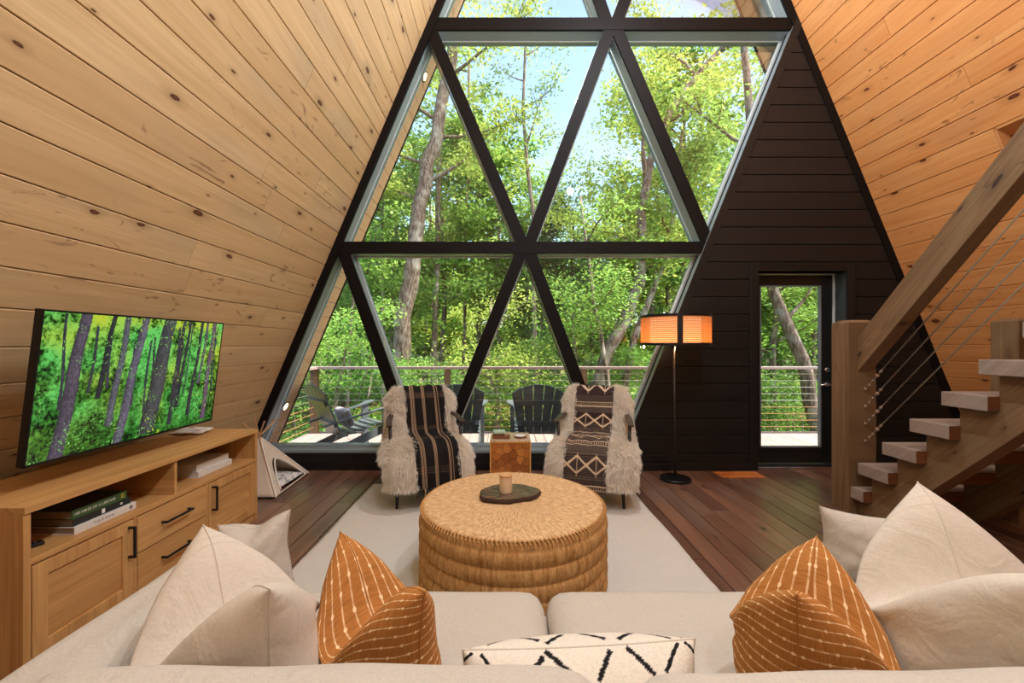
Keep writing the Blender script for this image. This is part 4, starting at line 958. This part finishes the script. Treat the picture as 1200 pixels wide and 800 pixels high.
pillow('throw_pillow', (-.83,1.17,.835), (-.45,.83,.855), .45, .31, .16, wp.m, 'large ivory cotton pillow with a dented top at the left end of the sofa', seed=1, lean=.02)
pillow('throw_pillow', (-.475,1.19,.80), (-.175,.90,.80), .45, .23, .14, op.m, 'rust orange striped pillow at the left, beside the large ivory pillow', 'rust striped pillows', seed=2)
pillow('throw_pillow', (.835,1.11,.825), (.585,.83,.835), .45, .27, .13, op.m, 'rust orange striped pillow at the right end of the seat', 'rust striped pillows', seed=4)
pillow('throw_pillow', (1.13,1.16,.955), (.99,.76,.90), .45, .36, .16, wp.m, 'largest ivory pillow, tall and dented, against the right arm', seed=5, lean=-.02, hwid=1.3)
pillow('throw_pillow', (-1.07,1.54,.665), (-.83,1.60,.70), .42, .20, .03, sf.m, 'small wrinkled oatmeal pillow at the far end of the left arm', seed=6)
pillow('throw_pillow', (1.20,1.58,.72), (1.50,1.50,.70), .44, .15, .0, sf.m, 'small oatmeal pillow at the far end of the right arm behind the largest pillow', seed=7)
pillow('lumbar_pillow', (-.085,.83,.725), (.385,.84,.74), .455, .25, .0, vcol_mat('ivory cotton with black dashes', .85, 200, .15), 'long ivory lumbar pillow with black dash marks at the middle of the sofa', nu=200, colf=dashes, seed=3, pinch=.04)
# ------------------------------------------------------------------ staircase
M['edge'] = wood('rust brown edge', srgb(128,78,44), srgb(92,52,26), srgb(40,20,12), knots=False)
stair = empty('staircase', (3.2, 2.6, 0), 0, 'open timber staircase rising toward the viewer on the right with cable railing', 'stairs')
def stp(o): o.parent = stair; o.location = (-3.2, -2.6, 0); return o
RISE, RUN, X0, X1 = .2086, .2055, 2.755, 3.72
zn = [3.187-RUN*i for i in range(14)]
for i in range(14):
    h = RISE*(i+1); stp(uvbox('tread', M['tread'], X0, X1, zn[i], zn[i]+.252, h-.088, h, bevel=.004)); tag(stp(uvbox('tread_edge', M['edge'], X0+.002, X1-.002, zn[i]-.003, zn[i]+.002, h-.086, h-.003)), 'rust brown near edge of the tread')
def stringer(xa, xb):
    pts = [(zn[0]+.20, 0)]
    top = []
    y = zn[0]+.20; top.append((y, RISE-.088))
    for i in range(13):
        top.append((zn[i], RISE*(i+1)-.088)); top.append((zn[i], RISE*(i+2)-.088))
    low = lambda yy: .32+1.015*(2.79-yy)
    end = zn[12]; poly = [(zn[0]+.20, 0)]+top+[(end, low(end)), (2.79+.315, 0)]
    mb = MB(); vs = [(xa, a, b) for a, b in poly]+[(xb, a, b) for a, b in poly]; n_ = len(poly)
    fs = [(i, (i+1)%n_, n_+(i+1)%n_, n_+i) for i in range(n_)]+[tuple(range(n_-1,-1,-1)), tuple(range(n_, 2*n_))]
    mb.poly(vs, fs); o = mb.build('stringer', M['timber']); uv_by_axis(o, (0,-.7,.7)); 
    import bmesh as _b
    bm = _b.new(); bm.from_mesh(o.data); _b.ops.triangulate(bm, faces=[f for f in bm.faces if len(f.verts) > 4]); _b.ops.recalc_face_normals(bm, faces=bm.faces); bm.to_mesh(o.data); bm.free(); stp(o)
stringer(2.825, 2.935); stringer(3.53, 3.64)
def newel(xa, xb, ya, yb, zt):
    mb = MB().box(xa, xb, ya, yb, 0, zt); c = .035; b = len(mb.v)
    mb.poly([(xa,ya,zt),(xb,ya,zt),(xb,yb,zt),(xa,yb,zt),(xa+c,ya+c,zt+.022),(xb-c,ya+c,zt+.022),(xb-c,yb-c,zt+.022),(xa+c,yb-c,zt+.022)], [(0,1,5,4),(1,2,6,5),(2,3,7,6),(3,0,4,7),(4,5,6,7)])
    o = mb.build('newel_post', M['timber']); uv_by_axis(o, (0,0,1)); stp(o)
newel(2.742, 2.958, 3.30, 3.475, 1.515); newel(3.80, 4.01, 3.06, 3.24, 1.515)
def rail(xa, ylo, yhi, zb):
    sl_ = 1.09; w_ = .107; dy = ylo-yhi; q = [(xa, ylo, zb), (xa, ylo, zb+.272), (xa, yhi, zb+.272+sl_*dy), (xa, yhi, zb+sl_*dy)]
    o = MB().prism(q, (w_,0,0)).build('handrail', M['timber'], bevel=.004); uv_by_axis(o, (0,-.7,.74)); stp(o)
rail(2.81, 3.305, 1.1, 1.118); rail(3.85, 3.06, 1.1, 1.118+.26)
for xc, y0_, z0_ in ((2.866, 3.30, .982),):
    for k in range(4):
        zc = z0_-.1375*k; P0 = Vector((xc, y0_-.002, zc)); d = Vector((0, -1, 1.09)).normalized()
        MB().tube([P0+d*.20, P0+d*3.0], .0042, 8).build('cable', M['cable'], None, smooth=True); stp(bpy.data.objects[-1] if False else COL.objects[-1])
        t = MB(); t.tube([P0, P0+d*.21], .0042, 8)
        for s_, r_ in ((.0,.012),(.05,.009),(.10,.009),(.155,.014),(.20,.011)): t.tube([P0+d*(s_-.006), P0+d*(s_+.010)], [r_, r_], 8)
        t.build('turnbuckle', M['steel'], None); stp(COL.objects[-1])
# ------------------------------------------------------------------ deck
DZ = -.05
dk = MB().box(-3.1, 5.6, 4.70, 6.50, DZ-.25, DZ-.04).build('deck', M['darkvoid'], kind='structure')
x = -3.1; r = random.Random(9)
while x < 5.5:
    board('deck_board', dk, M['deck'], (0,0,DZ), (0,1,0), (1,0,0), (0,0,1), 4.665, 6.52, x, x+.142, th=.038, ch=.004, gap=.003); x += .142
uvbox('edge_board', M['deck'], -3.1, 5.6, 6.53, 6.575, DZ-.25, DZ+.012, dk)
rl = empty('deck_railing', (0, 6.5, DZ), 0, 'weathered wood deck railing with horizontal steel cables', 'railing')
def rp_(o): o.parent = rl; o.location = (0, -6.5, -DZ); return o
RH = .995
for x in (-2.975, -.895, 1.245, 3.36, 5.45): rp_(uvbox('post', M['timber'], x-.055 if x > -2 else x-.075, x+.035, 6.46, 6.55, DZ, RH-.035, bevel=.003))
rp_(uvbox('post', M['timber'], -3.04, -2.94, 4.75, 4.84, DZ, RH-.035))
rp_(uvbox('top_rail', M['deck'], -3.06, 5.6, 6.44, 6.58, RH-.038, RH, bevel=.003)); rp_(uvbox('top_rail', M['deck'], -3.06, -2.92, 4.72, 6.44, RH-.038, RH, bevel=.003))
for k in range(9):
    z = RH-.038-.077-k*.1035; mt = M['cable'] if k < 5 else M['sunlit_cable']
    rp_(MB().tube([(-3.0,6.5,z),(5.5,6.5,z)], .005, 6).build('cable', mt, smooth=True)); rp_(MB().tube([(-2.99,4.78,z),(-2.99,6.5,z)], .005, 6).build('cable', mt, smooth=True))
# ------------------------------------------------------------------ adirondack chairs
ad = N('slate green outdoor plastic', .35, .6); f = ad.noise(ad.coord(scale=(4,4,30)), 6, 3); ad.color(ad.mix(f, srgb(80,86,88), srgb(104,110,112)))
def adirondack(loc, rz, label):
    e = empty('adirondack_chair', loc, rz, label, 'chair', 'adirondack chairs on the deck')
    tilt = R(24)
    for k in range(5):                                   # back slats, fanned, rounded top; sitter looks toward +y
        c = (k-2); w0, w1 = .088, .118; xb, xt = c*.094, c*.130; H = .66
        pts = []
        for s_, xx, ww, hh in ((-1,xb,w0,0),(1,xb,w0,0)): pts.append((xx+s_*ww/2, hh))
        n_ = 6
        for j in range(n_+1):
            t = 1-2*j/n_; xx = xt+t*w1/2; pts.append((xx, .70-1.15*abs(xx)**2))
        q = [(x, -math.sin(tilt)*h-.22, .28+math.cos(tilt)*h) for x, h in pts]
        MB().prism(q, (0, -.018, -.006)).build('back_slat', ad.m, e)
    for z_, wd in ((.16,.50),(.46,.56)): MB().box(-wd/2, wd/2, -.03, 0, -.03, .03).build('back_brace', ad.m, e).matrix_local = Matrix.Translation((0, -.24-math.sin(tilt)*z_, .28+z_*math.cos(tilt))) @ Matrix.Rotation(tilt, 4, 'X')
    for k in range(6):
        t = k/5; y = -.20+.52*t; z = .27+.10*t-(.02 if k == 5 else 0); MB().box(-.26,.26,y-.038,y+.038,z,z+.02).build('seat_slat', ad.m, e)
    for sx in (-1,1):
        MB().box(sx*.285-.045 if sx<0 else sx*.285-.012, sx*.285+.012 if sx<0 else sx*.285+.045, .27,.36, 0,.565).build('front_leg', ad.m, e, bevel=.003)
        xa = sx*.262; MB().prism([(xa-.012,.34,.37),(xa-.012,.34,.26),(xa-.012,-.50,0),(xa-.012,-.62,0),(xa-.012,-.60,.06)], (.024,0,0)).build('rear_leg', ad.m, e)
        pts = [(.20,-.46),(.25,-.46),(.275,0),(.29,.20),(.385,.36),(.375,.44),(.26,.44),(.245,.30),(.235,0)]
        pts = [(sx*a, b) for a, b in pts]; MB().prism([(a,b,.50+.20*b) for a,b in pts], (0,0,.022)).build('arm', ad.m, e, bevel=.003)
    return e
adirondack((.40, 5.42, DZ), R(0), 'grey slatted adirondack chair on the deck behind the cube table, back to the glass')
adirondack((-.60, 5.45, DZ), R(4), 'grey adirondack chair on the deck mostly hidden behind the left armchair')
adirondack((-1.98, 5.35, DZ), R(-46), 'grey adirondack chair at the left end of the deck, turned to the right')
gp = N('grey striped outdoor cushion', .9); sx_ = gp.node('ShaderNodeSeparateXYZ'); gp.L(gp.coord(), sx_.inputs[0]); gp.color(gp.mix(gp.math('GREATER_THAN', gp.math('SINE', gp.math('MULTIPLY', sx_.outputs[0], 160)), .6), srgb(196,186,190), srgb(120,112,118)))
place(softbox('outdoor_cushion', gp.m, .34, .10, .24, .045, .0, None, 14, label='small grey striped cushion on the leftmost deck chair', cat='cushion'), (-2.02, 5.30, DZ+.36), (R(20), 0, R(-46)))

# ------------------------------------------------------------------ woodland
gr = N('woodland floor', .95, .1); g1 = gr.noise(gr.coord(), .9, 5, .7); g2 = gr.noise(gr.coord(), 7, 5, .7); gr.color(gr.mix(gr.rng(g1,.42,.58), gr.ramp(g2, [(.3, srgb(70,52,36)), (.6, srgb(128,98,66)), (.8, srgb(150,124,88))]), gr.ramp(g2, [(.3, srgb(44,78,24)), (.6, srgb(92,132,44)), (.8, srgb(140,170,70))])))
X_, Y_ = np.meshgrid(np.linspace(-55,65,90), np.linspace(3.5,85,70), indexing='ij'); Z_ = -2.3-.02*(Y_-7)+.45*np.sin(X_*.17+1)*np.sin(Y_*.13)+.15*np.sin(X_*.9)*np.sin(Y_*.8)
def gz_at(x, y): return -2.3-.02*(y-7)+.45*math.sin(x*.17+1)*math.sin(y*.13)+.15*math.sin(x*.9)*math.sin(y*.8)
link_mesh('woodland_ground', np_mesh('woodland_ground', np.stack([X_,Y_,Z_], -1).reshape(-1,3), grid_faces(90,70)), gr.m, None, smooth=True, kind='structure')
def leafmat(name, dark, mid, light):
    n = N(name, .5, .3); sx_ = n.node('ShaderNodeSeparateXYZ'); n.L(n.coord('UV'), sx_.inputs[0]); oi = n.node('ShaderNodeObjectInfo')
    c = n.ramp(sx_.outputs[0], [(0, dark), (.45, mid), (.95, light)])
    c = n.mix(n.rng(oi.outputs['Random'],0,1,0,.25), c, mid); n.color(c)
    t = n.node('ShaderNodeBsdfTranslucent'); n.L(n.mix(.5, c, light), t.inputs[0]); m = n.node('ShaderNodeMixShader'); m.inputs[0].default_value = .45
    n.L(n.b.outputs[0], m.inputs[1]); n.L(t.outputs[0], m.inputs[2]); n.L(m.outputs[0], n.out.inputs[0]); return n.m
LM = [leafmat('yellow green leaves', srgb(80,112,40), srgb(146,172,66), srgb(218,228,124)),
      leafmat('mid green leaves', srgb(40,76,30), srgb(88,132,54), srgb(164,194,100)),
      leafmat('fresh green leaves', srgb(44,88,32), srgb(96,148,56), srgb(182,210,108)),
      leafmat('blue green leaves', srgb(42,74,46), srgb(84,124,76), srgb(160,188,134))]
bk = N('tree bark', .9, .2); v = bk.coord(scale=(1,1,.22)); f = bk.noise(v, 22, 5, .7); f2 = bk.noise(bk.coord(), 3, 3); bk.color(bk.mix(bk.rng(f2,.5,.7,0,.6), bk.ramp(f, [(.36, srgb(58,48,42)), (.52, srgb(112,96,84)), (.7, srgb(162,146,130))]), srgb(176,172,160))); bk.bump(f, .8, .03)
bk2 = N('grey thin bark', .9, .2); f = bk2.noise(bk2.coord(scale=(1,1,.2)), 20, 4); bk2.color(bk2.ramp(f, [(.35, srgb(92,80,70)), (.7, srgb(168,152,136))]))
def leaves(name, C_, n, size, seed, spread=(.5,.5,.28), flat=.55):
    """n folded leaves scattered around the clump centres C_ (k,3)"""
    r = np.random.RandomState(seed); C_ = np.asarray(C_); k = r.randint(0, len(C_), n); cl = r.rand(len(C_))
    dirs = r.normal(0,1,(n,3)); rad = np.abs(r.normal(.75,.3,n)); dirs /= np.linalg.norm(dirs,axis=1,keepdims=True)
    p = C_[k]+dirs*rad[:,None]*np.array(spread)
    nr = r.normal(0,1,(n,3))*flat; nr[:,2] += 1; nr /= np.linalg.norm(nr,axis=1,keepdims=True)
    a = np.cross(nr, r.normal(0,1,(n,3))); a /= np.linalg.norm(a,axis=1,keepdims=True); b = np.cross(nr, a)
    s_ = size*r.uniform(.6,1.25,n)[:,None]
    V = np.stack([p-a*s_*.5, p+b*s_*.28-nr*s_*.06, p+a*s_*.55, p-b*s_*.28-nr*s_*.06], 1).reshape(-1,3)
    i = np.arange(n)[:,None]*4; F = np.concatenate([i+np.array([[0,2,1]]), i+np.array([[0,3,2]])])
    cr = np.clip(.55*r.rand(n)+.45*cl[k], 0, 1); uv = np.stack([np.repeat(cr,4), np.tile([0,.3,1,.3], n)], -1)
    return np_mesh(name, V, F, uv=uv)
def trunk_mesh(pts, r0, r1, branches, seed=0, n=10):
    r = random.Random(seed); mb = MB(); pts = [Vector(p) for p in pts]; out = []; fine = []
    for i in range(len(pts)-1):
        for t in (0, .5): fine.append(pts[i].lerp(pts[i+1], t)+Vector((r.uniform(-1,1), r.uniform(-1,1), 0))*r0*.25*(1 if (i or t) else 0))
    fine.append(pts[-1]); m = len(fine); mb.tube(fine, [r0+(r1-r0)*i/(m-1) for i in range(m)], n)
    for t0, d, ln, rr in branches:
        k = min(int(t0*(m-1)), m-2); p = fine[k].lerp(fine[k+1], t0*(m-1)-k); d = Vector(d).normalized(); q = [p]; dd = d.copy()
        for j in range(5): dd = (dd+Vector((r.uniform(-.25,.25), r.uniform(-.25,.25), r.uniform(-.12,.22)))).normalized(); q.append(q[-1]+dd*ln/5)
        mb.tube(q, [rr*(1-.85*j/5) for j in range(6)], 6); out += q[2:]
        for j in (2,3,4):
            e_ = q[j]+Vector((r.uniform(-1,1), r.uniform(-1,1), r.uniform(-.2,.8)))*ln*.28; mb.tube([q[j], q[j].lerp(e_,.5)+Vector((0,0,.04)), e_], [rr*.35, rr*.22, rr*.08], 5); out.append(e_)
    return mb, out, fine
def rbr(n, lo, hi, seed, ln=(1.6,3.2), rr=.045, up=.35):
    r = random.Random(seed); o = []
    for k in range(n): a = r.uniform(0, 2*math.pi); o.append((r.uniform(lo,hi), (math.cos(a), math.sin(a), r.uniform(.0, up*2)), r.uniform(*ln), rr*r.uniform(.6,1.2)))
    return o
def hero(label, pts, r0, r1, br, nl, size, mi, seed, extra=(), bark=None, spread=(.55,.55,.3)):
    base = Vector(pts[0]); root = empty('tree', (base.x, base.y, gz_at(base.x, base.y)), 0, label, 'tree', 'trees beyond the deck')
    mb, tips, _ = trunk_mesh(pts, r0, r1, br, seed); o = mb.build('trunk', bark or bk.m, root, smooth=True); o.location = -root.location
    C_ = [tuple(t) for t in tips]+list(extra)
    if nl: o = link_mesh('foliage', leaves('foliage', C_, nl, size, seed, spread), LM[mi], root, kind='stuff'); o.location = -root.location
    return root
def px(pts): return [P(*p) for p in pts]
def cl(x0, x1, y0, y1, Z0, Z1, n, seed):
    """clump centres inside a picture-measured volume"""
    r = random.Random(seed); return [P(r.uniform(x0,x1), r.uniform(y0,y1), r.uniform(Z0,Z1)) for _ in range(n)]
hero('thick lichen grey trunk leaning right behind the left half of the glass', px([(466,610,12),(467,440,12),(474,370,12),(484,300,12),(492,240,12),(503,190,12.2),(516,140,12.4),(530,70,12.8),(538,-60,13),(545,-240,13)]), .27, .14,
     [(.50,(1,0,.5),3.2,.07),(.55,(-1,.2,.3),2.6,.06),(.62,(1,.3,.2),3.4,.06),(.66,(-1,-.2,.5),3,.06),(.74,(.9,-.3,.4),3,.06),(.8,(-.8,.3,.5),3,.05),(.46,(-.9,.3,.1),2,.04),(.88,(.5,.4,.8),2.5,.05)], 14000, .125, 0, 1, extra=cl(400,620,-120,230,12.8,15,46,3))
hero('forked grey trunk leaning right in the middle of the right half of the glass', px([(688,620,10.5),(695,470,10.5),(712,410,10.5),(734,372,10.6),(748,330,10.7),(753,300,10.8),(752,250,10.9),(762,190,11),(786,130,11.2),(822,80,11.6),(862,40,12),(900,-40,12.5)]), .19, .055,
     [(.60,(-.45,.1,1),3.0,.075),(.66,(-.6,.2,1),2.4,.05),(.70,(1,.2,.4),2.4,.05),(.48,(-1,.2,.35),2.0,.035),(.80,(-.5,.3,.8),2.6,.05),(.86,(.8,-.2,.3),2,.04),(.40,(.9,.3,.3),1.8,.03)], 15000, .11, 0, 2, extra=cl(640,900,-60,260,11.3,14,60,5))
hero('slim dark twin trunk just right of the forked grey one', px([(733,600,11),(733,450,11),(741,400,11),(762,350,11.2),(782,300,11.5),(790,230,11.8),(800,150,12)]), .115, .04, rbr(6,.5,.98,6,(1,2)), 4000, .13, 1, 4, extra=cl(740,900,120,330,10,13,22,8))
hero('leaning grey trunk seen through the glazed door', px([(985,600,9.5),(958,500,9.5),(944,440,9.5),(930,400,9.5),(915,360,9.6),(902,325,9.7),(892,260,9.8),(880,150,10),(868,20,10.4)]), .17, .08,
     [(.45,(1,.2,.6),2.2,.05),(.52,(-.4,.2,.8),1.4,.04),(.7,(.8,.2,.3),2.5,.05),(.85,(-.6,.3,.5),2.5,.05)], 5500, .12, 2, 5, extra=cl(870,1010,300,470,11,14,26,9)+cl(840,1000,-40,250,10.3,13,18,10))
hero('straight tan trunk between the thick leaning trunk and the window centre', px([(507,620,15),(508,500,15),(510,400,15),(513,300,15),(515,150,15.3),(520,-50,16)]), .13, .08, rbr(8,.45,.98,7), 4500, .17, 1, 7, extra=cl(470,600,80,300,13,17,22,11))
hero('thin dark straight trunk left of the window centre', px([(540,620,17),(543,450,17),(545,330,17),(548,200,17),(550,40,17)]), .09, .05, rbr(7,.5,.98,9), 4000, .18, 2, 9, extra=cl(500,620,150,330,15,19,20,12))
hero('pale bare pine with crooked stems against the sky at the window centre', px([(627,620,14),(627,420,14),(625,250,14),(618,190,14),(612,130,14),(616,60,14),(620,0,14)]), .09, .035,
     [(.55,(.5,.1,1),2.2,.05),(.62,(-.6,.1,.8),1.4,.03),(.68,(1,.1,.5),1.6,.03),(.75,(-.8,.2,.5),1.3,.025),(.82,(.9,.1,.6),1.5,.025),(.9,(-.7,.1,.7),1.2,.02)], 900, .12, 3, 11, bark=bk2.m)
hero('thin curved trunk left of the forked grey one', px([(720,600,9.5),(712,440,9.5),(703,390,9.5),(695,350,9.6),(690,300,9.8),(680,230,10)]), .065, .03, rbr(6,.4,.95,13,(.8,1.6),.025), 4200, .09, 2, 13, extra=cl(640,740,310,400,8.5,10.5,22,14))
hero('pale sapling with a crooked stem behind the deck railing at the window centre', px([(565,600,8.6),(577,520,8.6),(586,470,8.7),(574,440,8.8),(573,400,8.9),(576,350,9)]), .035, .015, rbr(7,.3,.95,15,(.6,1.2),.015,.4), 3400, .08, 0, 15, extra=cl(560,660,400,470,8.2,9.5,16,16), bark=bk2.m)
hero('slim pale trunk at the far left of the glass', px([(405,620,13),(407,470,13),(412,380,13),(418,300,13),(430,200,13),(440,80,13)]), .06, .03, rbr(8,.4,.98,17), 4200, .15, 2, 17, extra=cl(350,470,200,400,11,14,24,18))
hero('slim grey trunk just left of the thick leaning trunk', px([(448,620,14.5),(449,460,14.5),(450,380,14.5),(447,300,14.5),(452,180,14.5)]), .07, .04, rbr(7,.4,.98,19), 4200, .16, 1, 19, extra=cl(400,500,250,420,13,16,20,20))
hero('dark trunk low behind the door glass at its left', px([(905,600,12),(907,500,12),(905,420,12),(908,380,12),(915,300,12)]), .10, .07, rbr(6,.4,.98,21), 3600, .14, 2, 21, extra=cl(880,980,330,460,12,15,20,22))
# near shrubs and low branches below and behind the railing
def shrub(name, label, box, n_cl, nl, size, mi, seed, group, cat='shrub'):
    C_ = cl(*box, n_cl, seed); bx = sum(c[0] for c in C_)/len(C_); by = sum(c[1] for c in C_)/len(C_)
    root = empty(name, (bx, by, gz_at(bx, by)), 0, label, cat, group); mb = MB(); r = random.Random(seed)
    for c in C_[:max(6, n_cl//3)]: b = Vector((bx+r.uniform(-.4,.4), by+r.uniform(-.3,.3), gz_at(bx,by))); mb.tube([b, b.lerp(Vector(c), .5)+Vector((r.uniform(-.2,.2),0,.1)), Vector(c)], [.03,.02,.006], 5)
    o = mb.build('stems', bk2.m, root); o.location = -root.location
    o = link_mesh('foliage', leaves('foliage', C_, nl, size, seed, (.42,.42,.2)), LM[mi], root, kind='stuff'); o.location = -root.location
shrub('shrub', 'bright green bush behind the leftmost deck chair', (330,450,350,560,7.6,10.5), 60, 13000, .08, 2, 31, 'understory beyond the deck')
shrub('shrub', 'leafy green bush behind the left armchair', (450,545,420,560,8,11), 44, 9500, .08, 1, 33, 'understory beyond the deck')
shrub('shrub', 'pale feathery bush at the window centre behind the railing', (545,660,400,560,8.5,11), 50, 9500, .075, 1, 35, 'understory beyond the deck')
shrub('shrub', 'sunlit green bush behind the right armchair', (660,790,410,560,9.6,12.5), 50, 11000, .082, 2, 37, 'understory beyond the deck')
shrub('shrub', 'green bush low behind the door glass', (870,1010,440,560,9.8,12.5), 50, 10500, .085, 1, 39, 'understory beyond the deck')
shrub('shrub', 'green bush behind the black wall between window and door', (790,880,380,560,9,12.5), 34, 4500, .10, 2, 41, 'understory beyond the deck')
# deeper rows: copies of a few trees
def make_proto(H, rad, zc, nl, size, mi, seed, low):
    r = random.Random(seed); pts = [(0,0,-.3)]; x = y = 0
    for k in range(1, 7): x += r.uniform(-.15,.15); y += r.uniform(-.15,.15); pts.append((x, y, H*k/6))
    mb, tips, _ = trunk_mesh(pts, .16, .05, rbr(12,.3,.98,seed,(rad*.6,rad*1.1),.04), seed, 8)
    tm = mb.build('trunk', bk.m, None, smooth=True); C_ = [tuple(t) for t in tips]
    for _ in range(46):
        a = r.uniform(0,2*math.pi); q = r.random()**.5*rad; C_.append((q*math.cos(a), q*math.sin(a), r.uniform(low, H+1)))
    lm = leaves('foliage', C_, nl, size, seed, (.75,.75,.4)); lm.materials.append(LM[mi]); me = tm.data; bpy.data.objects.remove(tm); return me, lm
protos = [make_proto(13,3.0,7,8500,.24,mi,50+k,lo) for k,(mi,lo) in enumerate(((1,1.5),(2,1.5),(0,2.5),(1,.8),(3,1.2)))]
protos_far = [make_proto(12,4.2,7,8500,.42,mi,70+k,.6) for k, mi in enumerate((1,2,0))]
def far_tree(pr, x, y, s_, rz, label, group):
    root = empty('tree', (x, y, gz_at(x,y)), rz, label, 'tree', group); root.scale = (s_, s_, s_)
    a = bpy.data.objects.new('trunk', pr[0]); b = bpy.data.objects.new('foliage', pr[1]); b['kind'] = 'stuff'
    for o in (a, b): COL.objects.link(o); o.parent = root
r = random.Random(77)
for i in range(26):
    Y = 16.5+r.random()*8; X = (-.62+1.62*((i*7)%26+r.random()*.8)/26)*Y
    far_tree(protos[i%5], X, Y, r.uniform(.62,.9) if -.1 < X/Y < .35 else r.uniform(.8,1.05), r.uniform(0,6.28), 'slender leafy forest tree in the rows behind the nearest trunks', 'middle distance trees')
for i in range(34):
    Y = 27+r.random()*16; X = (-.70+1.75*((i*11)%34+r.random())/34)*Y
    far_tree(protos_far[i%3], X, Y, r.uniform(.85,1.1), r.uniform(0,6.28), 'distant hazy green forest tree deep in the woods', 'distant trees')
